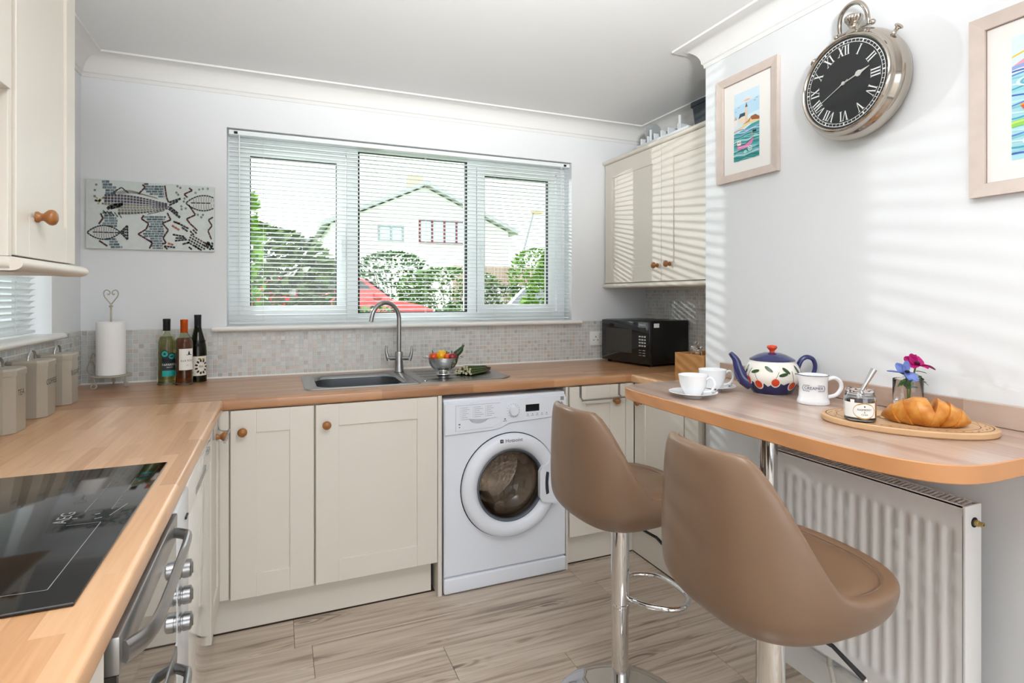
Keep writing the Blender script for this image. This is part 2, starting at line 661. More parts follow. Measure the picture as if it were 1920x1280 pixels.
build('tilt_wand', MB().tube([(.628, 3.022, 2.088), (.63, 3.018, 1.42)], .0025, 6), 'slat_white', bl)

# left window: narrower, slats almost closed
win2 = build('window_2', MB()
    .box((-.17, 1.80, 1.157), (-.105, 1.85, 2.112)).box((-.17, 2.618, 1.157), (-.105, 2.668, 2.112))
    .box((-.17, 1.85, 1.157), (-.105, 2.618, 1.207)).box((-.17, 1.85, 2.062), (-.105, 2.618, 2.112)), 'upvc', sm=0)
win2['kind'] = 'structure'
build('pane', MB().box((-.14, 1.848, 1.205), (-.136, 2.62, 2.064)), 'window_glass', win2, sm=0)
sp = [(-.10, 1.157)] + [(x, z) for x, z in arc((.028, 1.146), .011, PI / 2, -PI / 2, 8)] + [(-.10, 1.135)]
build('window_sill', MB().strip(sp, 1.74, 2.70, axis='Y'), 'gloss_white', win2)
b2 = thing('venetian_blind', 'narrow white venetian blind with closed slats behind the left wall cabinet', 'blind', (-.04, 1.81, 1.157))
build('head_rail', MB().bbox((-.06, 1.808, 2.084), (-.02, 2.640, 2.107), .002, 1), 'slat_white', b2)
build('bottom_rail', MB().bbox((-.052, 1.808, 1.166), (-.028, 2.600, 1.176), .003, 2), 'slat_white', b2)
sl_mesh = None
z = 1.190
while z < 2.075:
    if sl_mesh is None:
        s_ = build('slat', slat_mesh(.80, .025, math.radians(38), 'Y'), 'slat_white', b2, sm=60, local=True)
        sl_mesh = s_.data
    else:
        s_ = bpy.data.objects.new('slat', sl_mesh)
        col.objects.link(s_)
        s_.parent = b2
    s_.location = (0, 0, z - 1.157)
    z += .0215
for yy in (2.28, 2.42):
    build('ladder_cord', MB().tube([(-.026, yy, 1.17), (-.026, yy, 2.09)], .0007, 4), 'cord', b2)

# ------------------------------------------------------------------ mosaic splashback
TONES = ['#d4d6d3', '#cdd0ce', '#c9ccc9', '#d6d3cf', '#c4c6c4', '#bfc3c4', '#cfc4ba', '#d2c0b2', '#b9b2aa', '#aaa39c', '#c6b3a6', '#b8c0c4', '#cbb9ad', '#a79c93']
WTS = [9, 9, 8, 8, 7, 6, 4, 3, 4, 3, 2.4, 4, 2, 2]
TP, TS = .0213, .0186
def tone():
    c = lin(random.choices(TONES, WTS)[0])
    k = random.uniform(.94, 1.05)
    g = lin('#d0d1ce')
    return tuple((c[i] * .55 + g[i] * .45) * k for i in range(3)) + (1,)
def splash(name, M, ncol, nrow, label, nsingle=0):
    """grout bed plus tiles standing 1.6 mm proud of it; (a, b, n) frame"""
    bed = struct(name, MB().box((0, 0, 0), (ncol * TP + .002, nrow * TP + .002, .003), M), 'grout', sm=0, label=label)
    one = None
    mb = MB()
    g = (TP - TS) / 2
    for i in range(ncol):
        for j in range(nrow):
            a, b = i * TP + g, j * TP + g
            if i < nsingle:
                if one is None:
                    t = build('tile', MB().bbox((0, 0, 0), (TS, TS, .0046), .0007, 1), 'tile_glaze', bed, sm=30, local=True)
                    one = t.data
                else:
                    t = bpy.data.objects.new('tile', one)
                    col.objects.link(t)
                    t.parent = bed
                t.matrix_local = M @ Matrix.Translation((a, b, 0))
                t.color = tone()
            else:
                mb.cc = tone()
                e = .0007
                v = [(a, b, 0), (a + TS, b, 0), (a + TS, b + TS, 0), (a, b + TS, 0), (a + e, b + e, .0046), (a + TS - e, b + e, .0046), (a + TS - e, b + TS - e, .0046), (a + e, b + TS - e, .0046)]
                mb.add(v, [(4, 5, 6, 7), (0, 1, 5, 4), (1, 2, 6, 5), (2, 3, 7, 6), (3, 0, 4, 7)], M)
    mb.cc = None
    t = build('tiles', mb, 'mosaic_tile', bed, sm=0)
    t['kind'] = 'stuff'
    return bed
splash('trim_2', frame((0.004, B, .914), (1, 0, 0), (0, 0, 1), (0, -1, 0)), 140, 11, 'mosaic splashback of small pale tiles below the window', 27)
splash('trim_3', frame((0, 2.999, .914), (0, -1, 0), (0, 0, 1), (1, 0, 0)), 75, 11, 'mosaic splashback of small tiles on the left wall')
splash('trim_4', frame((WF, 1.892, .914), (0, 1, 0), (0, 0, 1), (-1, 0, 0)), 52, 20, 'taller mosaic splashback behind the microwave')
# white sealant bead along the worktop
struct('trim_5', MB().strip([(B, .909), (B - .010, .909), (B - .006, .916), (B, .920)], .0, WF, axis='X'), 'gloss_white')

# ------------------------------------------------------------------ worktops
def edge_prof(p_in, p_front, sgn, z0=.870, z1=.910, r=.011):
    """profile from the back (p_in) to a rounded front (p_front); sgn = direction of the front"""
    a = arc((0, z1 - r), r, PI / 2, 0, 5) + arc((0, z0 + r), r, 0, -PI / 2, 5)
    return [(p_in, z1)] + [(p_front - sgn * r + sgn * x, z) for x, z in a] + [(p_in, z0)]
HX0, HX1, HY0, HY1 = .955, 1.345, 2.50, 2.87        # bowl cut-out
wb = MB().strip(edge_prof(HY0, 2.355, -1), .602, 2.442, axis='X')
wb.box((0, 2.3565, .870), (.602, HY0, .910)).box((2.442, 2.355, .870), (WF - .001, HY0, .910))
wb.box((0, HY0, .870), (HX0, B - .001, .910)).box((HX1, HY0, .870), (WF - .001, B - .001, .910)).box((HX0, HY1, .870), (HX1, B - .001, .910))
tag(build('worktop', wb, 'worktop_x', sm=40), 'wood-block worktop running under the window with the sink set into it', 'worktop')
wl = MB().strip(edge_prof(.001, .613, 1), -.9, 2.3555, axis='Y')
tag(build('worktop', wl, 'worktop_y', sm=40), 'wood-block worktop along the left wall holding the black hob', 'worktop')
wr = MB().strip(edge_prof(WF - .001, 2.431, -1), 1.889, 2.357, axis='Y')
tag(build('worktop', wr, 'worktop_y', sm=40), 'short wood-block worktop under the right wall cabinet and wooden box', 'worktop')
# ================================================================== CABINETS
def knob_mb(M):
    """turned wooden knob, axis along +n"""
    pr_ = [(.0001, 0), (.0115, 0), (.0120, .004), (.0085, .008), (.0080, .013), (.0125, .018), (.0165, .023), (.0172, .028), (.0150, .033), (.0095, .0365), (.0001, .038)]
    return MB().lathe(pr_, n=20, M=M)

def door(parent, M, wd, ht, knob=None, th=.019, st=.088, rail=.088, rec=.006, name='door', kscale=1):
    """shaker door: frame, recessed panel, knob. M: (a, b, n), n = 0 at the carcass side"""
    f = MB()
    for a0, b0, a1, b1 in ((0, 0, st, ht), (wd - st, 0, wd, ht), (st, 0, wd - st, rail), (st, ht - rail, wd - st, ht)):
        f.bbox((a0, b0, 0), (a1, b1, th), .0011, 1, M)
    d = build(name, f, 'cream', parent, sm=30)
    build('panel', MB().box((st - .002, rail - .002, .002), (wd - st + .002, ht - rail + .002, th - rec), M), 'cream', d, sm=0)
    if knob:
        build('knob', knob_mb(M @ Matrix.Translation((knob[0], knob[1], th)) @ Matrix.Scale(kscale, 4)), 'knob_wood', d, sm=50)
    return d

FY = 2.375      # carcass front of the back run
def base_unit(label, x0, x1, d0, d1, knob_a, extra=None):
    t = thing('base_cabinet', label, 'cabinet', ((x0 + x1) / 2, 2.66, .15), group='cream shaker base cabinets')
    body = MB().box((x0, FY + .001, .15), (x0 + .018, 2.93, .869)).box((x1 - .018, FY + .001, .15), (x1, 2.93, .869)).box((x0 + .018, FY + .001, .15), (x1 - .018, 2.93, .168)).box((x0 + .018, 2.912, .168), (x1 - .018, 2.93, .86)).box((x0 + .018, FY + .02, .65), (x1 - .018, FY + .03, .869))
    build('carcass', body, 'cream_inside', t, sm=0)
    door(t, frame((d0, FY, .152), (1, 0, 0), (0, 0, 1), (0, -1, 0)), d1 - d0, .715, (knob_a, .637))
    return t
c1 = base_unit('narrow cream base cabinet with shaker door in the left corner', .632, .936, .637, .933, .042)
c2 = base_unit('wide cream base cabinet with shaker door under the sink', .937, 1.440, .941, 1.437, .040)
c3 = base_unit('cream base cabinet to the right of the washing machine', 2.078, 2.440, 2.084, 2.397, .250)
# white end panels either side of the washing machine gap
build('end_panel', MB().bbox((1.441, 2.362, 0.0), (1.4585, 2.93, .869), .001, 1), 'cream', c2)
build('end_panel', MB().bbox((2.0655, 2.362, 0.0), (2.077, 2.93, .869), .001, 1), 'cream', c3)
build('filler', MB().bbox((2.400, FY - .017, .152), (2.448, FY, .868), .001, 1), 'cream', c3)

# right-hand run, doors facing left
t = thing('base_cabinet', 'cream base cabinet in the right corner beside the breakfast bar', 'cabinet', (2.7, 2.1, .15), group='cream shaker base cabinets')
build('carcass', MB().box((2.470, 1.895, .15), (2.98, 2.372, .869)), 'cream_inside', t, sm=0)
door(t, frame((2.470, 2.3565, .152), (0, -1, 0), (0, 0, 1), (-1, 0, 0)), .368, .715, (.058, .628), st=.085)
build('end_panel', MB().bbox((2.449, 1.892, .152), (2.470, 1.980, .868), .002, 1), 'cream', t)

# left-hand run: corner unit with door and filler post
t = thing('base_cabinet', 'cream corner base cabinet beside the dishwasher with a chrome rail', 'cabinet', (.3, 2.2, .15), group='cream shaker base cabinets')
build('carcass', MB().box((.02, 2.082, .15), (.581, 2.372, .869)), 'cream_inside', t, sm=0)
door(t, frame((.581, 2.085, .152), (0, 1, 0), (0, 0, 1), (1, 0, 0)), .280, .715, (.150, .650), st=.06)
build('corner_post', MB().bbox((.582, 2.368, .152), (.631, 2.386, .868), .001, 1), 'cream', t)
t = thing('base_cabinet', 'cream base cabinet nearest the camera under the left worktop', 'cabinet', (.3, .4, .15), group='cream shaker base cabinets')
build('carcass', MB().box((.02, -.1, .15), (.581, .868, .869)), 'cream_inside', t, sm=0)
door(t, frame((.581, .268, .152), (0, 1, 0), (0, 0, 1), (1, 0, 0)), .585, .715, (.05, .637))
door(t, frame((.581, -.32, .152), (0, 1, 0), (0, 0, 1), (1, 0, 0)), .58, .715, (.53, .637))

# plinths
struct('baseboard_back', MB().bbox((.575, 2.418, .006), (1.4245, 2.436, .151), .001, 1), 'cream')
struct('baseboard_corner', MB().bbox((2.0775, 2.406, .006), (2.475, 2.424, .151), .001, 1), 'cream')
struct('baseboard_right_run', MB().bbox((2.4725, 1.925, .006), (2.490, 2.405, .151), .001, 1), 'cream')
struct('baseboard_left', MB().bbox((.545, 2.075, .006), (.563, 2.43, .151), .001, 1), 'cream')
mat('plinth_shadow', '#3a2c20', .9)  # dark colour paints the shadow line under the plinths
struct('plinth_shadow_strip', MB().box((.575, 2.419, 0), (1.424, 2.434, .0062)).box((2.078, 2.407, 0), (2.474, 2.423, .0062)).box((2.4735, 1.925, 0), (2.489, 2.404, .0062)), 'plinth_shadow', sm=0)

# towel rails hooked over two doors
def rail_thing(label, M, wd):
    """M: a along the door, b up, n outwards from door face; flat straps drop from the door top"""
    t = thing('towel_rail', label, 'rail', tuple(M @ Vector((wd / 2, 0, 0))), group='rails hooked over cupboard doors')
    for a in (0, wd - .012):
        s_ = MB()
        s_.box((a, -.052, .0006), (a + .012, .0025, .0022), M)
        s_.box((a, .0008, -.020), (a + .012, .0025, .0022), M)
        s_.tube([(a + .006, -.040, .0015), (a + .006, -.052, .004), (a + .006, -.058, .014), (a + .006, -.060, .034)], .0036, 6, M=M, flat=.45)
        build('hook', s_, 'brushed', t)
    build('bar', MB().tube([(-.004, -.060, .036), (wd + .016, -.060, .036)], .0048, 10, M=M), 'brushed', t)
    return t
rail_thing('flat steel rail hooked over the door right of the washing machine', frame((2.135, FY - .019, .8675), (1, 0, 0), (0, 0, 1), (0, -1, 0)), .230)
rail_thing('steel towel rail hooked over the left corner cupboard door', frame((.600, 2.125, .8675), (0, 1, 0), (0, 0, 1), (1, 0, 0)), .175)

# ------------------------------------------------------------------ wall cabinets
# right: two doors facing left, moulded top and bottom
t = thing('wall_cabinet', 'cream double wall cabinet above the microwave with two shaker doors', 'cabinet', (2.83, 2.45, 1.36))
build('carcass', MB().box((2.70, 1.892, 1.378), (2.985, 3.004, 2.112)), 'cream', t, sm=0)
door(t, frame((2.699, 2.996, 1.381), (0, -1, 0), (0, 0, 1), (-1, 0, 0)), .552, .728, (.521, .085), st=.075, rail=.09)
door(t, frame((2.699, 2.441, 1.381), (0, -1, 0), (0, 0, 1), (-1, 0, 0)), .546, .728, (.069, .088), st=.095, rail=.09)
def half_round(p, z0, z1, depth, back, sgn=-1):
    r = (z1 - z0) / 2
    return [(back, z0)] + [(p + sgn * depth * math.cos(a) , (z0 + z1) / 2 + r * math.sin(a)) for a in [(-PI / 2 + PI * k / 8) for k in range(9)]] + [(back, z1)]
build('top_moulding', MB().strip(half_round(2.684, 2.111, 2.137, .018, 2.985), 1.892, 3.006), 'cream', t)
build('light_pelmet', MB().strip(half_round(2.684, 1.350, 1.377, .018, 2.985), 1.892, 3.006), 'cream', t)

# left: wall unit seen edge-on and the hood cabinet nearer the camera
t = thing('wall_cabinet', 'tall cream wall cabinet on the left with one wooden knob', 'cabinet', (.16, 1.56, 1.35))
build('carcass', MB().box((.006, 1.386, 1.378), (.309, 1.735, 2.11)), 'cream', t, sm=0)
door(t, frame((.310, 1.389, 1.381), (0, 1, 0), (0, 0, 1), (1, 0, 0)), .344, .728, (.098, .088), st=.062, rail=.085)
pel = [(.006 + 0, 0)]
pb = MB()
pr_ = half_round(.332, 1.350, 1.377, .020, .30, 1)
pb.strip(pr_, 1.352, 1.755)
pf = [(.30, 1.350)] + [(1.366 - .020 * math.cos(a), 1.3635 + .0135 * math.sin(a)) for a in [(-PI / 2 + PI * k / 8) for k in range(9)]] + [(1.386, 1.350)]
pb.strip([(1.40, 1.350)] + [(1.366 - .020 * math.cos(a), 1.3635 + .0135 * math.sin(a)) for a in [(-PI / 2 + PI * k / 8) for k in range(9)]] + [(1.40, 1.377)], .006, .332, axis='X')
pb.box((.006, 1.40, 1.352), (.31, 1.755, 1.375))
build('light_pelmet', pb, 'cream', t)
build('side_panel', MB().bbox((.006, 1.367, 1.378), (.3235, 1.3845, 2.11), .001, 1), 'cream', t)

t = thing('hood_cabinet', 'cream cabinet over the hob at the top left edge', 'cabinet', (.16, 1.0, 1.70))
hb = MB().box((.006, .765, 1.716), (.024, 1.365, 2.11)).box((.306, .765, 1.716), (.309, 1.365, 2.11)).box((.024, .765, 2.09), (.306, 1.365, 2.11)).box((.024, 1.347, 1.716), (.306, 1.365, 2.09)).box((.024, .765, 1.716), (.306, .783, 2.09))
build('carcass', hb, 'cream', t, sm=0)
door(t, frame((.310, .768, 1.698), (0, 1, 0), (0, 0, 1), (1, 0, 0)), .597, .412, None, st=.08, rail=.085)
build('extractor_hood', MB().bbox((.03, .79, 1.730), (.30, 1.34, 1.80), .004, 1), mat('hood_grey', '#6d625a', .5), t)

# ================================================================== APPLIANCES
# ---- washing machine
WX0, WX1, WY = 1.466, 2.060, 2.352
wm = thing('washing_machine', 'white front-loading washing machine with a round glass door', 'washing machine', (1.763, 2.62, 0))
body = MB().box((WX0, WY + .012, .078), (WX0 + .008, 2.90, .836)).box((WX1 - .008, WY + .012, .078), (WX1, 2.90, .836)).box((WX0 + .008, 2.892, .078), (WX1 - .008, 2.90, .836))
body.box((WX0 + .008, WY + .012, .078), (WX1 - .008, 2.89, .086)).bbox((WX0 + .002, WY + .012, .004), (WX1 - .002, 2.89, .09), .006, 2)
# front sheet with a round opening for the drum
DCX, DCZ, HR = WX0 + .308, .449, .170
def sqpt(a, x0, x1, z0, z1):
    dx, dz = math.cos(a), math.sin(a)
    k = min(((x1 if dx > 0 else x0) - DCX) / dx if abs(dx) > 1e-6 else 9, ((z1 if dz > 0 else z0) - DCZ) / dz if abs(dz) > 1e-6 else 9)
    return DCX + dx * k, DCZ + dz * k
angs = sorted(set([2 * PI * k / 64 for k in range(64)] + [math.atan2(z_ - DCZ, x_ - DCX) % (2 * PI) for x_ in (WX0, WX1) for z_ in (.078, .836)]))
r0 = [(DCX + HR * math.cos(q), WY + .02, DCZ + HR * math.sin(q)) for q in angs]
r1 = [(DCX + HR * math.cos(q), WY, DCZ + HR * math.sin(q)) for q in angs]
r2 = [(lambda p: (p[0], WY, p[1]))(sqpt(q, WX0 + .006, WX1 - .006, .084, .830)) for q in angs]
r3 = [(lambda p: (p[0], WY + .006, p[1]))(sqpt(q, WX0, WX1, .078, .836)) for q in angs]
r4 = [(p[0], WY + .014, p[2]) for p in r3]
body.grid([r0, r1, r2, r3, r4], closed_u=True, flip=True)
build('cabinet_body', body, 'white_appliance', wm, fixn=False)
build('lid', MB().bbox((WX0, WY + .012, .832), (WX1, 2.90, .850), .005, 2), 'white_appliance', wm)
build('toe_panel', MB().bbox((WX0 - .001, WY - .004, .006), (WX1 + .001, WY + .03, .0735), .008, 3), 'white_appliance', wm)
FW = frame((WX0, WY, 0), (1, 0, 0), (0, 0, 1), (0, -1, 0))      # front face frame
# control fascia: its lower edge dips at the left under the drawer
fas = [(.004, .702), (.30, .714), (.36, .724), (.59, .742), (.59, .828), (.583, .833), (.011, .833), (.004, .828)]
fas = [(.002, .698), (.225, .704), (.262, .710), (.300, .728), (.592, .742), (.592, .826), (.584, .834), (.010, .834), (.002, .826)]
fa = build('control_fascia', MB().prism(fas, 0, .006, FW), 'white_appliance', wm)
build('seam', MB().tube([FW @ Vector((a, b - .0012, .0015)) for a, b in fas[:5]], .0014, 5), mat('seam_grey', '#8d9099', .6), fa)
dr = [(.050, .712), (.222, .716), (.258, .736), (.258, .822), (.050, .822)]
d_ = build('detergent_drawer', MB().prism(dr, .0055, .0085, FW), 'white_appliance', fa)
build('drawer_outline', MB().tube([FW @ Vector((a, b, .0065)) for a, b in dr], .0011, 4, closed=True), 'seam_grey', d_)
# scooped grip under the programme list
grip = [[FW @ Vector((.110 + .13 * s_, .762 - .004 * math.sin(PI * s_) - .020 * q * math.sin(PI * min(1, s_ * 1.4 + .05)) ** .5 if 0 < s_ < 1 else .762, .0088 - .0 * q + .004 * (1 - q))) for s_ in [k / 12 for k in range(13)]] for q in (0, .35, .7, 1)]
build('grip', MB().grid(grip, flip=True), mat('grip_shade', '#c4c8d2', .3), d_)
txt = MB()
for cx_, n_, wd in ((.082, 7, .040), (.140, 6, .050), (.198, 6, .042)):
    for k in range(n_):
        zz = .812 - .0085 * k
        txt.box((cx_ - .012, zz - .0007, .0084), (cx_ - .010, zz + .0012, .0089), FW)
        txt.box((cx_ - .006, zz - .0006, .0084), (cx_ - .006 + wd * (.5 + .5 * ((k * 37 + n_) % 5) / 5), zz + .0006, .0089), FW)
txt.box((.062, .738, .0084), (.070, .744, .0089), FW).box((.064, .726, .0084), (.069, .731, .0089), FW)
build('programme_print', txt, mat('print_grey', '#6c7078', .6), d_, sm=0)
KC = (.322, .783)
kM = FW @ Matrix.Translation((KC[0], KC[1], .006))
k_ = build('programme_dial', MB().lathe([(.024, 0), (.0235, .004), (.022, .008), (.0215, .018), (.019, .0205), (.0001, .021)], n=32, M=kM), 'white_appliance', fa, sm=40)
tk = MB()
for q in range(16):
    a = 2 * PI * q / 16
    tk.box((KC[0] + .030 * math.cos(a) - .0012, KC[1] + .030 * math.sin(a) - .0012, .006), (KC[0] + .030 * math.cos(a) + .0012, KC[1] + .030 * math.sin(a) + .0012, .0066), FW)
build('dial_print', tk, 'print_grey', fa, sm=0)
build('display', MB().bbox((.383, .772, .004), (.452, .804, .0075), .001, 1, FW), mat('display_black', '#101216', .15), fa)
bt = MB()
for q in range(5):
    bt.box((.392 + .024 * q, .758, .006), (.396 + .024 * q, .762, .0066), FW).box((.387 + .024 * q, .752, .006), (.400 + .024 * q, .7535, .0066), FW)
bt.box((.278, .744, .006), (.285, .750, .0066), FW).box((.272, .737, .006), (.290, .7395, .0066), FW)
build('button_print', bt, 'print_grey', fa, sm=0)
build('sticker', MB().lathe([(.0105, 0), (.0105, .0006), (.0001, .0007)], n=24, M=FW @ Matrix.Translation((.566, .792, .006))), mat('sticker_green', '#2d5d3a', .5), fa)
build('badge', MB().box((.562, .812, .006), (.580, .830, .0066), FW), mat('badge_grey', '#8c908f', .5), fa, sm=0)
# door
DC = (.308, .449)
dM = FW @ Matrix.Translation((DC[0], DC[1], 0))
R = .232
build('door_gap', MB().lathe([(R + .004, 0), (R + .004, .0015), (R - .058, .0015)], n=64, M=dM), 'gasket', wm)
dp = [(R, .001), (R + .0005, .012), (R - .004, .026), (R - .016, .036), (R - .034, .040), (R - .052, .036), (R - .064, .026), (R - .070, .014)]
dr_ = build('door_ring', MB().lathe(dp, n=72, M=dM), 'white_appliance', wm, sm=60)
build('porthole_rim', MB().lathe([(R - .069, .018), (R - .074, .020), (R - .080, .014), (R - .082, .004)], n=64, M=dM), mat('rim_grey', '#5b626b', .3), dr_, sm=60)
build('drum', MB().lathe([(R - .078, .002), (R - .088, -.03), (R - .07, -.10), (R - .05, -.34), (.06, -.37), (.0001, -.36)], n=48, M=dM), 'drum_steel' if 'drum_steel' in MATS else mat('drum_steel', '#b9b2aa', .2, 1, bump=(60, .4, .008)), dr_, sm=60)
pad = MB()
for q in range(3):
    a = 2 * PI * q / 3 + .5
    ca, sa = math.cos(a), math.sin(a)
    pad.tube([dM @ Vector((ca * (R - .085), sa * (R - .085), -.12)), dM @ Vector((ca * (R - .07), sa * (R - .07), -.22)), dM @ Vector((ca * (R - .065), sa * (R - .065), -.33))], .030, 8)
build('drum_paddle', pad, 'drum_steel', dr_, sm=60)
bowl = [(R - .078, .014), (R - .086, .006), (R - .098, -.012), (R - .112, -.045), (.070, -.072), (.035, -.078), (.0001, -.079)]
gm = tinted_glass('smoked_glass', (.60, .56, .52, 1))
build('glass_bowl', MB().lathe(bowl, n=56, M=dM), gm, dr_, sm=60)
# grip plate at the right of the door
hp = []
def ringpt(a, r): return (DC[0] + r * math.cos(a), DC[1] + r * math.sin(a))
a0, a1 = math.radians(-25), math.radians(31)
outer = [ringpt(a0 + (a1 - a0) * k / 10, R + .002) for k in range(11)]
inner = [(.470, .530), (.448, .520), (.436, .500), (.436, .388), (.448, .366), (.470, .358)]
h_ = build('door_handle', MB().prism(outer + inner, .026, .048, dM @ Matrix.Translation((-DC[0], -DC[1], 0))), 'white_appliance', dr_, sm=30)
sl = [(.470, .505)] + [(.470 - .010 * math.sin(PI * k / 8) + .006, .505 - .118 * k / 8) for k in range(9)] + [(.482, .392), (.500, .400), (.500, .496), (.482, .502)]
build('grip_recess', MB().prism([(.468, .500), (.464, .475), (.463, .448), (.464, .420), (.468, .395), (.482, .400), (.478, .448), (.482, .495)], .046, .0486, FW), mat('recess_dark', '#2b3038', .5), h_, sm=0)
lg = MB()
put_text(lg, 'Hotpoint', .0225, lambda x, y: FW @ Vector((.270 + x, .656 + y, .0395 )), 'LEFT')
lg.box((.246, .6485, .036), (.2605, .6635, .0395), FW)
build('brand_print', lg, 'black_plastic', dr_, sm=0)
wp = MB()
put_text(wp, 'H', .013, lambda x, y: FW @ Vector((.2533 + x, .6562 + y, .0398)))
build('brand_letter', wp, 'white_appliance', dr_, sm=0)

# ---- dishwasher (white, glossy front seen edge-on)
dw = thing('dishwasher', 'glossy white dishwasher between the oven and the corner cabinet', 'dishwasher', (.32, 1.81, 0))
mat('gloss_panel', '#e9e8e3', .05, coat=.8)
build('case', MB().box((.05, 1.545, .01), (.575, 2.068, .848)), 'white_appliance', dw, sm=0)
build('door_panel', MB().bbox((.574, 1.548, .115), (.598, 2.066, .757), .004, 2), 'gloss_panel', dw)
cp = build('control_strip', MB().bbox((.574, 1.548, .761), (.601, 2.066, .846), .006, 3), 'gloss_panel', dw)
build('handle_recess', MB().bbox((.600, 1.70, .772), (.6025, 1.92, .792), .001, 1), mat('recess_grey', '#9b9a96', .4), cp)
build('button_row', MB().box((.6005, 1.96, .81), (.603, 1.972, .822)).box((.6005, 1.985, .81), (.603, 1.997, .822)).box((.6005, 2.01, .81), (.603, 2.022, .822)), 'recess_grey', cp, sm=0)
build('toe_panel', MB().bbox((.54, 1.548, .005), (.56, 2.066, .112), .003, 1), 'white_appliance', dw)

# ---- built-under oven with its controls in a column at the right
ov = thing('oven', 'built-under silver double oven with mirror-glass doors below the hob', 'oven', (.32, 1.19, 0))
build('case', MB().box((.05, .892, .03), (.585, 1.535, .855)), 'black_plastic', ov, sm=0)
mat('oven_glass', '#2a2826', .03, coat=1, spec=1)
mat('oven_silver', '#a7a6a5', .3, .85)
def odoor(z0, z1, strip):
    d = build('oven_door', MB().bbox((.586, .893, z0), (.606, 1.358, z1 - strip), .002, 1), 'oven_glass', ov)
    s_ = build('door_strip', MB().bbox((.586, .893, z1 - strip), (.608, 1.358, z1), .003, 2), 'oven_silver', d)
    zc = z1 - strip / 2 - .002
    pth = bez([(.604, 1.325, zc), (.628, 1.305, zc), (.637, 1.275, zc), (.639, 1.10, zc), (.638, .985, zc), (.630, .935, zc), (.611, .905, zc)], 6)
    h = MB()
    rows = []
    for i, p in enumerate(pth):
        a = pth[max(0, i - 1)]; b = pth[min(len(pth) - 1, i + 1)]
        tdir = (b - a).normalized()
        nrm = Vector((0, 0, 1)).cross(tdir).normalized()
        hh = .010 + .006 * (i / (len(pth) - 1))
        rw = []
        for k in range(10):
            an = 2 * PI * k / 10
            rw.append(p + nrm * .0075 * math.cos(an) + Vector((0, 0, 1)) * hh * math.sin(an))
        rows.append(rw)
    h.grid(rows, closed_u=True)
    h.f.append(tuple(range(10))); h.mi.append(0); h.fc.append(None)
    n0 = (len(rows) - 1) * 10
    h.f.append(tuple(n0 + k for k in range(9, -1, -1))); h.mi.append(0); h.fc.append(None)
    build('handle', h, 'brushed', d, sm=50, fixn=True)
    return d
odoor(.575, .846, .052)
odoor(.120, .568, .050)
cc_ = build('control_column', MB().bbox((.585, 1.362, .03), (.606, 1.536, .85), .008, 3), mat('column_white', '#d9dbde', .2), ov)
for zz in (.712, .655, .598):
    kM = frame((.606, 1.392, zz), (0, 1, 0), (0, 0, 1), (1, 0, 0))
    kb = build('knob', MB().lathe([(.020, 0), (.020, .004), (.0175, .005), (.0175, .008), (.019, .009), (.0183, .022), (.015, .0245), (.0001, .025)], n=28, M=kM), 'brushed', cc_, sm=40)
    build('pointer', MB().bbox((-.0035, -.012, .024), (.0035, .012, .0268), .0015, 1, kM), 'steel', kb)
build('clip', MB().bbox((.605, 1.47, .79), (.610, 1.50, .796), .001, 1), 'black_plastic', cc_)

# ---- induction hob
hb_ = thing('hob', 'black glass induction hob set on the left worktop', 'hob', (.31, 1.186, .91))
build('glass_top', MB().bbox((.055, .864, .9102), (.566, 1.512, .9162), .002, 2), 'black_gloss', hb_)
mat('hob_print', '#8f8f8f', .5)
pz = .9164
pm_ = MB()
def hl(x0, y0, x1, y1, wd=.0012):
    d = Vector((x1 - x0, y1 - y0, 0)); n = Vector((-d.y, d.x, 0)).normalized() * wd / 2
    a, b = Vector((x0, y0, pz)), Vector((x1, y1, pz))
    pm_.add([a - n, b - n, b + n, a + n], [(0, 1, 2, 3)])
hl(.524, .912, .524, 1.152); hl(.524, .912, .47, .915); hl(.524, 1.152, .475, 1.155)
for xx in (.485, .525):
    for y0, y1 in ((1.215, 1.290), (1.310, 1.400)):
        hl(xx, y0, xx, y1, .0008)
        for k in range(9):
            yy = y0 + (y1 - y0) * k / 8
            hl(xx, yy, xx + (.008 if k % 2 else .005), yy, .0008)
hl(.475, 1.185, .482, 1.187, .003); hl(.505, 1.195, .512, 1.198, .003); hl(.51, 1.172, .52, 1.176, .003); hl(.53, 1.18, .545, 1.235, .0018)
put_text(pm_, 'AEG', .030, lambda x, y: Vector((.462 - y, 1.196 + x, pz)), sx=1.0)
build('touch_markings', pm_, 'hob_print', hb_, sm=0)

# ---- microwave, turned towards the room
mw = thing('microwave', 'black countertop microwave oven in the right corner of the worktop', 'microwave', (2.80, 2.74, .91), 0)
P0 = Vector((2.622, 2.931, 0)); P1 = Vector((2.680, 2.535, 0))
ax = (P1 - P0).normalized(); dn = Vector((ax.y, -ax.x, 0))
MWW = (P1 - P0).length; MWD = .300; MWH = .241
MF = frame((P0.x, P0.y, .922), tuple(ax), (0, 0, 1), tuple(dn))
build('case', MB().bbox((0, 0, -MWD), (MWW, MWH, -.012), .006, 2, MF), mat('case_black', '#0c0c0d', .3), mw)
fr_ = build('front', MB().bbox((0, .001, -.013), (MWW, MWH - .001, .008), .006, 3, MF), 'black_gloss', mw)
build('door_window', MB().bbox((.040, .055, .007), (.262, .192, .0088), .001, 1, MF), mat('mesh_grey', '#3b3835', .25), fr_)
build('display', MB().box((.318, .180, .0075), (.372, .205, .0088), MF), mat('lcd', '#2a2d2a', .2), fr_, sm=0)
bt = MB()
mat('key_print', '#b9b9b6', .5)
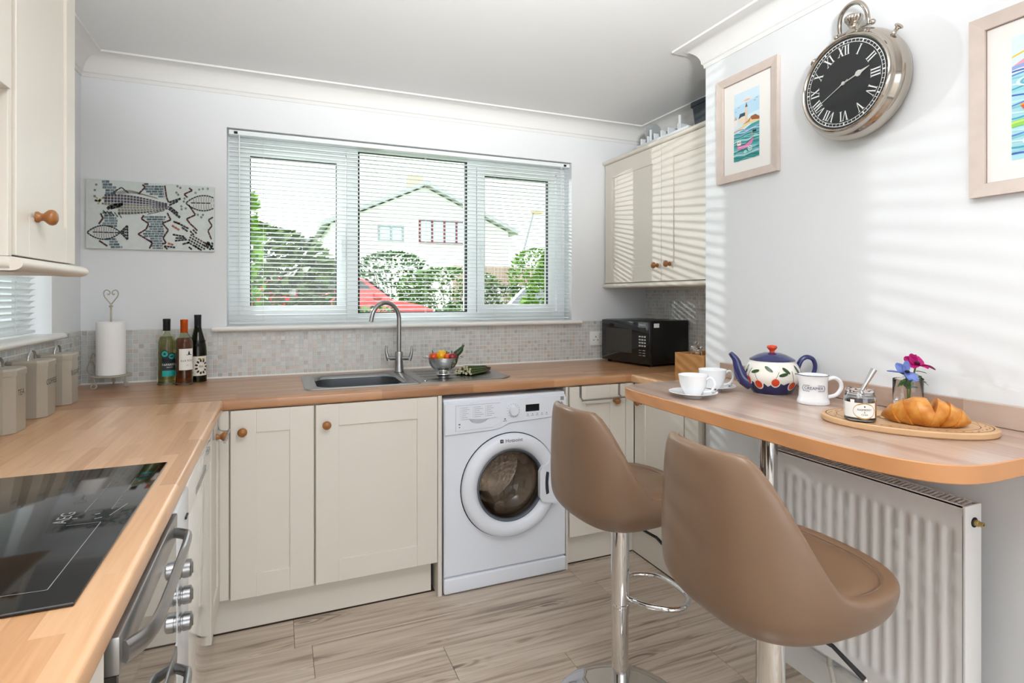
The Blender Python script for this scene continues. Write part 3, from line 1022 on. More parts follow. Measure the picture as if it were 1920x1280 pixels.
for r_ in range(7):
    for c_ in range(3):
        if r_ < 4:
            bt.box((.318 + .020 * c_, .150 - .017 * r_, .0079), (.332 + .020 * c_, .158 - .017 * r_, .0086), MF)
        else:
            bt.box((.318 + .030 * (c_ % 2), .076 - .014 * (r_ - 4), .0079), (.338 + .030 * (c_ % 2), .0795 - .014 * (r_ - 4), .0086), MF)
build('keypad_print', bt, 'key_print', fr_, sm=0)
nm = MB()
put_text(nm, 'Panasonic', .0125, lambda x, y: MF @ Vector((.345 + x, .220 + y, .0086)))
build('brand_print', nm, mat('white_print', '#f2f2f2', .5), fr_, sm=0)
build('sticker', MB().box((0, .205, -.065), (.0008, .228, -.025), MF @ Matrix.Translation((MWW, 0, 0))), 'white_print', mw, sm=0)
ft = MB()
for a, n_ in ((.03, -.03), (MWW - .03, -.03), (.03, -MWD + .03), (MWW - .03, -MWD + .03)):
    pp = MF @ Vector((a, 0, n_))
    ft.lathe([(.012, -.0118), (.013, .002)], c=tuple(pp), n=12)
build('feet', ft, 'black_plastic', mw)
# ================================================================== SINK AND THINGS ON THE WORKTOP
T = .910
sk = thing('sink', 'stainless steel sink with one bowl and a ridged drainer', 'sink', (1.36, 2.69, T))
# deck: outline with chamfered right end, hole over the bowl; built as a ring + drainer
SX0, SX1, SY0, SY1 = .903, 1.842, 2.462, 2.912
mat('sink_steel', '#a5a6a8', .24, 1, bump=(400, .03, .0005))
def rrect(x0, x1, y0, y1, r, n=6):
    p = []
    for cx_, cy_, a in ((x1 - r, y1 - r, 0), (x0 + r, y1 - r, PI / 2), (x0 + r, y0 + r, PI), (x1 - r, y0 + r, 3 * PI / 2)):
        p += [(cx_ + r * math.cos(a + PI / 2 * k / n), cy_ + r * math.sin(a + PI / 2 * k / n)) for k in range(n + 1)]
    return p
rows = []
BX0, BX1, BY0, BY1 = .960, 1.340, 2.505, 2.865
def rr3(x0, x1, y0, y1, r, z): return [(x, y, z) for x, y in rrect(x0, x1, y0, y1, r)]
rows.append(rr3(SX0, 1.40, SY0, SY1, .03, T + .0005))
rows.append(rr3(SX0 + .003, 1.40, SY0 + .003, SY1 - .003, .03, T + .005))
rows.append(rr3(SX0 + .012, 1.392, SY0 + .012, SY1 - .012, .03, T + .0035))
rows.append(rr3(BX0 - .012, BX1 + .012, BY0 - .012, BY1 + .012, .085, T + .003))
rows.append(rr3(BX0 - .002, BX1 + .002, BY0 - .002, BY1 + .002, .08, T - .002))
rows.append(rr3(BX0 + .003, BX1 - .003, BY0 + .003, BY1 - .003, .08, T - .012))
rows.append(rr3(BX0 + .012, BX1 - .012, BY0 + .012, BY1 - .012, .075, T - .135))
rows.append(rr3(BX0 + .05, BX1 - .05, BY0 + .05, BY1 - .05, .06, T - .150))
rows.append([(1.15 + .001 * math.cos(k), 2.685 + .001 * math.sin(k), T - .152) for k in range(len(rows[0]))])
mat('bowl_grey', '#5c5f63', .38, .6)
build('rim', MB().grid(rows[:6], closed_u=True, flip=True), 'sink_steel', sk, sm=50, fixn=True)
build('bowl', MB().grid(rows[5:], closed_u=True, flip=True), 'bowl_grey', sk, sm=50, fixn=True)
# drainer: a tray with ridges
dr = []
nx, ny = 40, 31
for i in range(nx + 1):
    x = 1.388 + (SX1 - .02 - 1.388) * i / nx
    r_ = []
    for j in range(ny + 1):
        yy = SY0 + .003 + (SY1 - SY0 - .006) * j / ny
        zz = T + .0045
        inx = min(max((x - 1.42) / .03, 0), 1) * min(max((SX1 - .06 - x) / .03, 0), 1)
        iny = min(max((yy - SY0 - .035) / .02, 0), 1) * min(max((SY1 - .045 - yy) / .02, 0), 1)
        zz += inx * iny * (-.003 + .0016 * math.cos((yy - SY0) * 2 * PI / .034))
        xx = x
        if i == nx:      # chamfered end
            xx = x + .018
        cut = max(0, (xx - (SX1 - .055)))
        yy2 = min(max(yy, SY0 + .003 + cut * .9), SY1 - .003 - cut * .9)
        r_.append((xx, yy2, zz))
    dr.append(r_)
m_ = MB().grid(dr, flip=True)
o_ = [r_[0] for r_ in dr] + [p for p in dr[-1][1:]] + [r_[-1] for r_ in dr[::-1]][1:]
m_.grid([[(x, yy, T + .0003) for x, yy, z in o_], o_])
build('drainer', m_, 'sink_steel', sk, sm=50, fixn=True)
build('waste', MB().lathe([(.0001, .0), (.030, .0), (.034, .002), (.036, -.001)], c=(1.15, 2.685, T - .151), n=24), 'chrome', sk)
build('overflow_cap', MB().lathe([(.012, .003), (.011, .007), (.0001, .008)], c=(1.425, 2.53, T), n=20), 'steel', sk)

# ---- mixer tap
tp = thing('tap', 'brushed steel swan-neck mixer tap with two levers behind the sink', 'tap', (1.376, 2.885, T + .004))
TX, TY = 1.376, 2.885
build('base', MB().lathe([(.0001, .0045), (.026, .0045), (.026, .008), (.0235, .014), (.021, .05), (.019, .10), (.0165, .106), (.0001, .106)], c=(TX, TY, T), n=28), 'brushed', tp)
# spout: neck rises, arcs over to the left and towards the room
dv = Vector((-.90, -.44, 0)).normalized()
Rr = .083
pth = [Vector((TX, TY, T + .10)), Vector((TX, TY, T + .20)), Vector((TX, TY, T + .275))]
for k in range(1, 19):
    a = math.radians(170) * k / 18
    pth.append(Vector((TX, TY, T + .275)) + dv * (Rr - Rr * math.cos(a)) + Vector((0, 0, Rr * math.sin(a))))
e = pth[-1] - pth[-2]
pth.append(pth[-1] + e.normalized() * .025)
build('spout', MB().tube(pth, [.0115] * (len(pth) - 1) + [.0115], 14), 'brushed', tp, sm=50)
tv = Vector((.92, -.385, 0))
for s_ in (-1, 1):
    c0 = Vector((TX, TY, T + .072))
    st = build('valve', MB().tube([c0 + tv * s_ * .015, c0 + tv * s_ * .058], .0105, 14), 'brushed', tp, sm=40)
    tip = c0 + tv * s_ * .058
    lv = MB().tube([tip - tv * s_ * .006 + Vector((0, 0, -.011)), tip + tv * s_ * .002 + Vector((0, 0, .01)), tip + tv * s_ * .008 + Vector((0, 0, .035)), tip + tv * s_ * .007 + Vector((0, 0, .064))], [.0105, .0095, .007, .0045], 10)
    build('lever', lv, 'brushed', st, sm=50)

# ---- colander and vegetables
CO = (1.556, 2.69, T + .006)
cl = thing('colander', 'small polished steel colander of vegetables on the sink drainer', 'colander', CO)
cp = [(.034, 0), (.0335, .003), (.030, .006), (.026, .012), (.024, .016), (.040, .022), (.058, .036), (.070, .056), (.076, .078), (.0775, .082), (.084, .0825), (.0845, .0845), (.077, .0850), (.0745, .080), (.069, .060), (.057, .039), (.040, .025), (.0001, .0205)]
build('bowl', MB().lathe(cp, c=CO, n=44), 'chrome', cl, sm=45)
ho = MB()
cdir = math.atan2(-CO[1], .8035 - CO[0])
def on_prof(pf, z):
    for (r0, z0), (r1, z1) in zip(pf[:-1], pf[1:]):
        if z0 <= z <= z1 and z1 > z0:
            return r0 + (r1 - r0) * (z - z0) / (z1 - z0)
    return pf[-1][0]
for kk in range(6):
    base = cdir + kk * PI / 3
    for i in range(-3, 4):
        for j in range(7):
            if abs(i) * .7 + abs(j - 3) > 4.2: continue
            z_ = .030 + j * .0058
            r_ = on_prof(cp[4:9], z_) + .0003
            a = base + (i + (j % 2) * .5) * .085
            cx_, cy_ = CO[0] + r_ * math.cos(a), CO[1] + r_ * math.sin(a)
            t1 = Vector((-math.sin(a), math.cos(a), 0)); t2 = Vector((math.cos(a) * .35, math.sin(a) * .35, .94))
            ho.add([Vector((cx_, cy_, CO[2] + z_)) + (t1 * math.cos(q * PI / 3) + t2 * math.sin(q * PI / 3)) * .0014 for q in range(6)], [tuple(range(6))])
build('holes', ho, 'gasket', cl, sm=0)
for s_ in (-1, 1):
    d1 = Vector((.92, -.385, 0)) * s_
    d2 = Vector((.385, .92, 0))
    c0 = Vector(CO) + Vector((0, 0, .0835))
    build('handle', MB().tube(bez([c0 + d1 * .080 + d2 * .028, c0 + d1 * .094 + d2 * .02 + Vector((0, 0, .002)), c0 + d1 * .100 + Vector((0, 0, .002)), c0 + d1 * .094 - d2 * .02 + Vector((0, 0, .002)), c0 + d1 * .080 - d2 * .028], 5), .003, 8), 'chrome', cl)

def stem_mb(c, d, L=.012, r=.0025):
    c, d = Vector(c), Vector(d).normalized()
    return MB().tube([c, c + d * L * .5, c + d * L], [r * 1.6, r, r * 1.2], 8)
def veg(name, label, cat, c, r, m, sq=(1, 1, 1), lobes=0, stem=None):
    c = Vector(c) + Vector(CO)
    t = thing(name, label, cat, tuple(c), group='vegetables in the colander')
    mb = MB()
    rows = []
    n = 12
    for i in range(n + 1):
        a = PI * i / n
        rw = []
        for k in range(24):
            b = 2 * PI * k / 24
            rr = r * (1 + lobes * .07 * math.cos(3 * b) * math.sin(a))
            dip = .82 + .18 * math.sin(a) ** .6 if lobes else 1
            rw.append((c.x + sq[0] * rr * math.sin(a) * math.cos(b) + 1e-6 * k, c.y + sq[1] * rr * math.sin(a) * math.sin(b), c.z - sq[2] * rr * math.cos(a) * dip))
        rows.append(rw)
    mb.grid(rows, closed_u=True)
    build('flesh', mb, m, t, sm=60)
    if stem:
        p, d = stem
        build('stalk', stem_mb(tuple(c + Vector(p) * r), d), 'stalk_green', t)
    return t
mat('stalk_green', '#3f5a24', .5)
mat('veg_orange', '#d9480f', .2, coat=.4); mat('veg_yellow', '#f0b510', .2, coat=.4); mat('veg_red', '#8f1020', .18, coat=.4); mat('veg_deep_orange', '#e2560e', .2, coat=.4)
L_ = Vector((-.92, .385, 0)); Fd = Vector((-.36, -.93, 0))
def cpos(l, f, z): return tuple(L_ * l + Fd * f + Vector((0, 0, z)))
veg('pepper', 'orange-red pepper at the left side of the colander', 'pepper', cpos(.044, .012, .087), .024, 'veg_orange', (1.1, 1, .9), 1, ((-.2, .1, .8), (-.3, .2, 1)))
veg('pepper', 'large yellow pepper standing highest in the colander', 'pepper', cpos(.008, .004, .093), .029, 'veg_yellow', (1, 1, 1), 1, ((.9, -.3, .35), (1, -.3, .3)))
veg('pepper', 'small bright orange pepper beside the yellow one', 'pepper', cpos(-.020, .020, .087), .018, 'veg_deep_orange', (1, 1, 1.05), 1, ((0, .2, .9), (.1, .3, 1)))
veg('tomato', 'dark red tomato at the right side of the colander', 'tomato', cpos(-.046, .012, .086), .022, 'veg_red', (1.1, 1, .9), 0, ((0, .3, .85), (0, .4, 1)))
# dark green courgette leaning out to the right
c0 = Vector(CO) + Vector(cpos(-.050, -.020, .070)); c1 = Vector(CO) + Vector(cpos(-.092, -.030, .128))
t = thing('courgette', 'dark green courgette leaning out of the colander', 'courgette', tuple(c0), group='vegetables in the colander')
build('flesh', MB().tube(bez([c0, c0.lerp(c1, .35) + Vector((-.004, 0, .004)), c0.lerp(c1, .7), c1], 5), [.004, .009, .012, .014, .0155, .016, .016, .016, .0155, .015, .0145, .014, .013, .012, .010, .008], 14), mat('veg_green', '#27421d', .35, noise=(90, .3)), t, sm=60)
build('stalk', MB().tube([c1, c1 + (c1 - c0).normalized() * .012 + Vector((0, 0, .004))], [.007, .006], 8), 'stalk_green', t)

# ---- asparagus spears lying on the drainer
mat('spear_green', '#47562b', .45, noise=(70, .35)); mat('spear_tip', '#4e4030', .55, noise=(120, .3)); mat('spear_cut', '#cfc7a6', .6)
rd = random.Random(5)
AX = Vector((.80, .60, 0)).normalized(); AY = Vector((-AX.y, AX.x, 0))
A0 = Vector((1.640, 2.640, T + .0065))
n_ = 0
for layer, cnt in ((0, 9), (1, 8), (2, 6), (3, 3)):
    for i in range(cnt):
        off = (i - (cnt - 1) / 2) * .0126 + rd.uniform(-.0005, .0005)
        r_ = rd.uniform(.0046, .0058)
        st = A0 - AY * off + AX * (rd.uniform(-.012, .012) + .006 * layer) + Vector((0, 0, .0052 + layer * .0098))
        ang = rd.uniform(-.03, .03)
        d = (AX * math.cos(ang) + AY * math.sin(ang))
        L = rd.uniform(.165, .195)
        droop = Vector((0, 0, -.0014 * layer))
        t = thing('asparagus_spear', 'green asparagus spear in the bundle lying on the drainer', 'asparagus', tuple(st), group='asparagus spears on the drainer')
        p = [st + d * L * q + droop * q * 4 for q in (0, .2, .45, .72)]
        build('stalk', MB().tube(p, [r_, r_, r_ * .95, r_ * .9], 8), 'spear_green', t, sm=50)
        q = [st + d * L * k_ + droop * k_ * 4 for k_ in (.72, .8, .88, .95, 1.0)]
        build('tip', MB().tube(q, [r_ * .9, r_ * 1.05, r_ * .95, r_ * .6, .0006], 8), 'spear_tip', t, sm=50)
        build('cut_end', MB().tube([st - d * .0012, st + d * .004], r_ * 1.02, 8), 'spear_cut', t, sm=30)
        n_ += 1

# ---- kitchen roll on its wrought-iron stand
KX, KY = .140, 2.885
mat('iron_cream', '#b3aa9c', .45, .15, noise=(60, .12))
ks = thing('roll_stand', 'cream wrought-iron kitchen roll stand with a heart finial', 'stand', (KX, KY, T))
Z0 = T + .048
build('plate', MB().lathe([(.0001, 0), (.072, 0), (.075, .002), (.075, .005), (.072, .006), (.0001, .004)], c=(KX, KY, Z0), n=36), 'iron_cream', ks)
for a in (math.radians(228), math.radians(330), math.radians(95)):
    d = Vector((math.cos(a), math.sin(a), 0))
    c = Vector((KX, KY, Z0))
    pts = [c + d * .068, c + d * .070 + Vector((0, 0, -.012)), c + d * .063 + Vector((0, 0, -.026)), c + d * .060 + Vector((0, 0, -.036))]
    sp_ = Vector((0, 0, -.034)) + d * .072
    pts += [c + sp_ + d * (-.012 + 0) * math.cos(q) + Vector((0, 0, -.0105 * math.sin(q))) for q in [PI * .15 + PI * .2 * k for k in range(9)]]
    pts = [Vector((p.x, p.y, max(p.z, T + .003))) for p in pts]
    build('leg', MB().tube(bez(pts, 4), .0028, 7), 'iron_cream', ks, sm=60)
c = Vector((KX, KY, 0))
build('stem', MB().tube([c + Vector((0, 0, Z0)), c + Vector((0, 0, T + .352))], .0035, 8), 'iron_cream', ks)
build('collar', MB().lathe([(.0001, 0), (.006, .001), (.0085, .004), (.006, .008), (.0035, .010)], c=(KX, KY, T + .343), n=16), 'iron_cream', ks)
hz = T + .355
tvx = Vector((1, 0, 0))
hp_ = [(0, 0), (.014, .020), (.024, .036), (.026, .052), (.018, .062), (.007, .058), (.004, .048), (.009, .042), (.013, .047)]
for s_ in (-1, 1):
    build('heart_scroll', MB().tube(bez([c + tvx * s_ * x + Vector((0, 0, hz + z)) for x, z in hp_], 5), .0022, 7), 'iron_cream', ks, sm=60)
# side scrolls of the stand
sc_ = [(.074, .004), (.094, .012), (.100, .035), (.090, .058), (.078, .062), (.074, .052), (.082, .048)]
sc2 = [(.090, .058), (.084, .080), (.076, .096), (.068, .092), (.070, .084)]
sdir = Vector((-.93, .36, 0)).normalized()
for pts in (sc_, sc2):
    build('side_scroll', MB().tube(bez([c + sdir * x + Vector((0, 0, Z0 + z)) for x, z in pts], 5), .0022, 7), 'iron_cream', ks, sm=60)
kr = tag(build('kitchen_roll', MB().lathe([(.0201, .001), (.050, .001), (.0535, .003), (.0535, .226), (.050, .2285), (.0205, .2285), (.0195, .226), (.0201, .001)], c=(KX, KY, Z0 + .005), n=48), mat('paper_white', '#f3f2f0', .95, bump=(160, .25, .001)), sm=40), 'white paper kitchen roll standing on the iron stand', 'kitchen roll')

# ---- wine bottles
def bottle(label, c, h, prof, glassm, wine_m, fill, capm, cap_h, ddir):
    t = thing('wine_bottle', label, 'bottle', c)
    o = [(r, z * h) for r, z in prof]
    inn = [(max(r - .0028, .0002), z) for r, z in o if z > .004]
    inn[0] = (inn[0][0], .010)
    build('glass', MB().lathe([(.0001, .001)] + o + [(r, z) for r, z in inn[::-1]] + [(.0001, .010)], c=c, n=40), glassm, t, sm=45)
    wp_ = [(.0001, .0105)] + [(r - .0006, z) for r, z in inn if z < fill * h]
    wp_.append((wp_[-1][0], fill * h)); wp_.append((.0001, fill * h))
    build('wine', MB().lathe(wp_, c=c, n=36), wine_m, t, sm=45)
    rn = o[-1][0]
    build('cap', MB().lathe([(rn + .0004, h - cap_h), (rn + .0012, h - cap_h + .001), (rn + .0012, h - .012), (rn + .0017, h - .011), (rn + .0017, h - .0005), (rn, h + .001), (.0001, h + .001)], c=c, n=28), capm, t, sm=40)
    return t, o
bord = [(.0335, 0), (.0360, .006), (.0360, .615), (.0350, .66), (.0300, .71), (.0200, .755), (.0150, .79), (.0138, .84), (.0138, .985), (.0135, .998)]
burg = [(.0345, 0), (.0370, .006), (.0372, .45), (.0350, .53), (.0290, .62), (.0210, .72), (.0155, .80), (.0140, .86), (.0138, .985), (.0135, .998)]
def lab(mb, c, o, a0, pts, off, nseg=1):
    """points (da, z) on the bottle surface"""
    out = []
    for u_, z_ in pts:
        r_ = on_prof(o, z_) + off
        a = a0 + u_ / r_
        out.append((c[0] + r_ * math.cos(a), c[1] + r_ * math.sin(a), c[2] + z_))
    return out
def lab_grid(mb, c, o, a0, u0, u1, z0, z1, off, n=16, m=2):
    mb.grid([lab(mb, c, o, a0, [(u0 + (u1 - u0) * k / n, z0 + (z1 - z0) * j / m) for k in range(n + 1)], off) for j in range(m + 1)])
def lab_disc(mb, c, o, a0, u0, z0, ru, rz, off, n=18, rot=0):
    pts = [(u0, z0)] + [(u0 + ru * math.cos(2 * PI * k / n) * math.cos(rot) - rz * math.sin(2 * PI * k / n) * math.sin(rot), z0 + ru * math.cos(2 * PI * k / n) * math.sin(rot) + rz * math.sin(2 * PI * k / n) * math.cos(rot)) for k in range(n)]
    mb.add(lab(mb, c, o, a0, pts, off), [(0, 1 + k, 1 + (k + 1) % n) for k in range(n)])
def lab_text(mb, c, o, a0, body, size, u0, z0, off, sx=1):
    v, f = text_geo(body, size)
    mb.add(lab(mb, c, o, a0, [(u0 + x * sx, z0 + y_) for x, y_, _ in v], off), f)
def face_cam(c): return math.atan2(-c[1], .8035 - c[0])
clear = mat('clear_glass', '#ffffff', .01, trans=1, ior=1.45)
mat('clear_wine_glass', '#e9edda', .02, trans=1, ior=1.3)
mat('green_bottle', '#4a5418', .03, trans=1, ior=1.35)
mat('white_wine', '#d9cf9a', .0, trans=1, ior=1.33)
mat('rose_wine', '#c8501c', .0, trans=1, ior=1.33)
mat('dark_wine', '#2f2508', .0, trans=1, ior=1.33)
mat('cap_black', '#17161a', .4); mat('cap_orange', '#c4520f', .35, .3); mat('cap_navy', '#22242c', .35, .2)
mat('label_dark', '#2c3338', .6); mat('label_teal', '#1fa39b', .55); mat('label_white', '#eceae4', .7); mat('label_ink', '#2a2a2c', .7); mat('label_gold', '#8b7d3a', .6); mat('label_pale', '#e8e2d4', .7)
# white wine
c = (.347, 2.880, T); h = .290
t, o = bottle('clear white-wine bottle with black cap and teal label', c, h, bord, 'clear_wine_glass', 'white_wine', .73, 'cap_black', .052, 0)
a = face_cam(c) + .22
mb = MB(); lab_grid(mb, c, o, a, -.026, .030, .058, .120, .0006); lab_disc(mb, c, o, a, -.016, .138, .017, .017, .0007); lab_disc(mb, c, o, a, .012, .128, .017, .016, .0007); lab_grid(mb, c, o, a, -.026, .03, .10, .13, .0006)
l_ = build('label', mb, 'label_dark', t, sm=60)
mb = MB(); lab_disc(mb, c, o, a, -.016, .138, .0125, .0125, .0010); lab_disc(mb, c, o, a, .012, .126, .0125, .0115, .0010); lab_grid(mb, c, o, a, -.026, .030, .040, .065, .0008)
build('label_band', mb, 'label_teal', l_, sm=60)
mb = MB(); lab_disc(mb, c, o, a, -.016, .138, .005, .005, .0013); lab_disc(mb, c, o, a, .012, .126, .005, .005, .0013)
build('label_dots', mb, 'label_dark', l_, sm=60)
mb = MB(); lab_text(mb, c, o, a, 'TAPAREDO', .0125, .004, .090, .0012); lab_text(mb, c, o, a, 'BRANCO', .006, .004, .079, .0012)
build('label_text', mb, 'label_white', l_, sm=0)
# rose
c = (.418, 2.853, T); h = .287
t, o = bottle('rose wine bottle with orange cap and white label', c, h, bord, 'clear_wine_glass', 'rose_wine', .72, 'cap_orange', .058, 0)
a = face_cam(c) + .26
mb = MB(); lab_grid(mb, c, o, a, -.030, .030, .067, .160, .0006)
l_ = build('label', mb, 'label_white', t, sm=60)
mb = MB(); lab_text(mb, c, o, a, 'ILLA SOLE', .0115, .002, .108, .0010); lab_text(mb, c, o, a, 'ROSE', .004, .003, .088, .0010)
lab_grid(mb, c, o, a, -.001, .022, .132, .1345, .0010); lab_disc(mb, c, o, a, .010, .139, .0045, .006, .0010); lab_disc(mb, c, o, a, .010, .147, .0025, .0025, .0010)
build('label_text', mb, 'label_ink', l_, sm=0)
# green bottle behind
c = (.462, 2.930, T); h = .305
t, o = bottle('dark green wine bottle with navy cap standing at the back', c, h, burg, 'green_bottle', 'dark_wine', .62, 'cap_navy', .055, 0)
a = face_cam(c) + .30
mb = MB(); lab_grid(mb, c, o, a, -.034, .034, .030, .118, .0006)
l_ = build('label', mb, 'label_pale', t, sm=60)
mb = MB()
for k in range(11):
    an = 2 * PI * k / 11
    lab_disc(mb, c, o, a, .004 + .022 * math.cos(an), .070 + .028 * math.sin(an), .0065, .0045, .0009, rot=an)
build('label_wreath', mb, 'label_ink', l_, sm=60)
mb = MB(); lab_disc(mb, c, o, a, -.004, .106, .007, .004, .0010); lab_disc(mb, c, o, a, .012, .104, .006, .0035, .0010)
build('label_birds', mb, 'label_gold', l_, sm=60)
mb = MB(); lab_text(mb, c, o, a, 'IBA', .013, .002, .071, .0011)
build('label_text', mb, 'label_ink', l_, sm=0)

# ---- three enamel storage canisters
mat('enamel_taupe', '#aaa294', .3, coat=.3, noise=(5, .04)); mat('canister_ink', '#3c3936', .6)
def canister(word, label, y0):
    """octagonal caddy against the left wall; y0 = near corner of its front"""
    x0, x1, d, h = .012, .112, .110, .178
    cx_, cy_ = (x0 + x1) / 2, y0 + d / 2
    t = thing('canister', label, 'canister', (cx_, cy_, T), group='enamel canisters on the left worktop')
    def octo(k, z):
        a, b, ch = .052 * k, d / 2 * k, .022 * k
        p = [(a, -b + ch), (a, b - ch), (a - ch, b), (-a + ch, b), (-a, b - ch), (-a, -b + ch), (-a + ch, -b), (a - ch, -b)]
        return [(cx_ + q, cy_ + r_, T + z) for q, r_ in p]
    m_ = MB().grid([octo(.02, .001), octo(.99, .001), octo(1.0, .004), octo(1.0, h)], closed_u=True)
    build('body', m_, 'enamel_taupe', t, sm=20)
    lid = build('lid', MB().grid([octo(1.01, h - .014), octo(1.05, h - .014), octo(1.05, h), octo(1.0, h + .006), octo(.02, h + .007)], closed_u=True), 'enamel_taupe', t, sm=20)
    hh = T + h + .006
    build('handle', MB().tube(bez([(cx_, cy_ - .030, hh), (cx_, cy_ - .027, hh + .014), (cx_, cy_ - .014, hh + .027), (cx_, cy_, hh + .031), (cx_, cy_ + .014, hh + .027), (cx_, cy_ + .027, hh + .014), (cx_, cy_ + .030, hh)], 4), .0038, 8, flat=1.0), 'steel', lid, sm=60)
    mb = MB()
    put_text(mb, word, .0255, lambda x, y_: Vector((cx_ + .0525, cy_ + x, T + .112 + y_)))
    build('lettering', mb, 'canister_ink', t, sm=0)
canister('TEA', 'taupe enamel canister lettered TEA', 1.995)
canister('COFFEE', 'taupe enamel canister lettered COFFEE', 2.232)
canister('SUGAR', 'taupe enamel canister lettered SUGAR', 2.462)

# ---- wall socket beside the microwave
sk2 = thing('wall_socket', 'white double wall socket on the tiles beside the microwave', 'socket', (2.62, B - .006, 1.04))
build('plate', MB().bbox((2.571, B - .014, .997), (2.717, B - .0048, 1.083), .003, 2), 'gloss_white', sk2)
build('switch', MB().bbox((2.633, B - .018, 1.048), (2.648, B - .013, 1.072), .0015, 1), 'gloss_white', sk2)
build('pin_holes', MB().box((2.6105, B - .0145, 1.046), (2.6150, B - .0138, 1.055)).box((2.594, B - .0145, 1.029), (2.602, B - .0138, 1.033)).box((2.622, B - .0145, 1.029), (2.630, B - .0138, 1.033)), 'gasket', sk2, sm=0)

# ---- wooden box with a crystal pot
bx = thing('wooden_box', 'open oak box at the end of the right worktop', 'box', (2.58, 2.0, T), 0)
mat('oak_box', '#b07c46', .45, noise=(18, .22))
bz = T + .133
for nm_, a, b in (('side', (2.491, 1.905, T + .001), (2.500, 2.097, bz)), ('side', (2.661, 1.905, T + .001), (2.670, 2.097, bz)), ('end', (2.500, 2.088, T + .001), (2.661, 2.097, bz)), ('end', (2.500, 1.905, T + .001), (2.661, 1.914, bz)), ('base', (2.500, 1.914, T + .001), (2.661, 2.088, T + .115))):
    build(nm_, MB().bbox(a, b, .001, 1), 'oak_box', bx)
cr = thing('crystal_pot', 'cut-glass pot with a stopper standing in the oak box', 'pot', (2.540, 2.010, T + .1155))
mat('crystal', '#ffffff', .02, trans=1, ior=1.5)
build('jar', MB().lathe([(.0001, 0), (.018, 0), (.022, .006), (.026, .016), (.023, .026), (.018, .030), (.0001, .031)], c=(2.540, 2.010, T + .116), n=10), 'crystal', cr, sm=0)
build('stopper', MB().lathe([(.0001, .031), (.012, .031), (.020, .038), (.027, .046), (.018, .054), (.008, .058), (.011, .064), (.008, .070), (.0001, .072)], c=(2.540, 2.010, T + .116), n=9), 'crystal', cr, sm=0)

# ---- on top of the right wall cabinet
rk = thing('plate_rack', 'white plastic plate rack lying on top of the right wall cabinet', 'rack', (2.76, 2.46, 2.138))
mat('rack_white', '#dfe3e6', .4)
zt = 2.1375
build('tray', MB().bbox((2.705, 2.26, zt), (2.83, 2.70, zt + .026), .006, 2), 'rack_white', rk)
for yy in (2.34, 2.42, 2.48, 2.54, 2.60, 2.66):
    build('divider', MB().bbox((2.707, yy, zt + .02), (2.826, yy + .006, zt + .058), .002, 1), 'rack_white', rk)
for yy, hh in ((2.345, .10), (2.590, .09)):
    build('peg', MB().tube([(2.722, yy, zt + .02), (2.722, yy, zt + hh)], .0075, 10), 'rack_white', rk)
tag(build('glass_plate', MB().lathe([(.0001, -.002), (.055, -.002), (.058, .003), (.055, .004), (.0001, .002)], n=32, M=Matrix.Translation((2.77, 2.628, zt + .0845)) @ Matrix.Rotation(PI / 2, 4, 'X')), mat('frosted', '#cfd3d4', .25, trans=.6)), 'pale round plate standing upright in the white rack', 'plate')
bn = thing('bin', 'dark navy plastic tub on the right wall cabinet', 'tub', (2.83, 2.14, 2.138))
mat('navy_plastic', '#1b2733', .45)
def sq(k, z): return [(2.83 + x * k, 2.14 + y_ * k, zt + z) for x, y_ in rrect(-.095, .095, -.115, .115, .02, 3)]
build('tub_wall', MB().grid([sq(.02, .002), sq(1, .002), sq(1.12, .130), sq(1.08, .130), sq(.96, .01), sq(.02, .01)], closed_u=True), 'navy_plastic', bn, sm=30)
build('rim', MB().grid([sq(1.10, .112), sq(1.16, .114), sq(1.17, .134), sq(1.09, .134)], closed_u=True, closed_v=True), 'navy_plastic', bn, sm=30, fixn=True)
# ================================================================== BREAKFAST BAR
BZ = .973
bar = thing('breakfast_bar', 'wood-block breakfast bar with rounded end on a chrome leg', 'table', (2.21, 1.303, 0))
out = [(2.4635, 1.785), (2.12, 1.768), (2.02, 1.752), (1.968, 1.722), (1.947, 1.672), (1.939, 1.55), (1.936, 1.20), (1.936, .93), (1.940, .85), (1.952, .775), (1.972, .722), (2.000, .684), (2.040, .660), (2.09, .650), (2.4635, .648)]
out = [out[0]] + [tuple(p)[:2] for p in bez([(x, y, 0) for x, y in out[1:-1]], 4)] + [out[-1]]
def inset(poly, d):
    n = len(poly); o = []
    for i in range(n):
        p, q, r_ = Vector(poly[i - 1]), Vector(poly[i]), Vector(poly[(i + 1) % n])
        e1 = (q - p).normalized(); e2 = (r_ - q).normalized()
        n1 = Vector((-e1.y, e1.x)); n2 = Vector((-e2.y, e2.x))
        m = (n1 + n2)
        m = m / max(m.length_squared, .2) * 2
        o.append((q.x + m.x * d, q.y + m.y * d))
    return o
n = len(out)
i1 = inset(out, .002)
tp_ = MB()
tp_.cur = 0
tp_.add([(x, y, BZ) for x, y in i1], [tuple(range(n))])
tp_.cur = 1
tp_.grid([[(x, y, BZ) for x, y in i1], [(x, y, BZ - .002) for x, y in out], [(x, y, BZ - .0355) for x, y in out], [(x, y, BZ - .0375) for x, y in i1]], closed_u=True, flip=True)
tp_.add([(x, y, BZ - .0375) for x, y in i1], [tuple(range(n))[::-1]])
mat('bar_edge', '#c98f5f', .4, noise=(9, .12))
build('top', tp_, ['bar_top', 'bar_edge'], bar, sm=25, fixn=True)
build('upstand', MB().bbox((2.464, .648, BZ + .0002), (2.4815, 1.784, 1.031), .0015, 1), 'bar_top', bar)
build('leg', MB().lathe([(.0275, .004), (.0275, BZ - .044)], c=(2.21, 1.303, 0), n=32), 'chrome', bar)
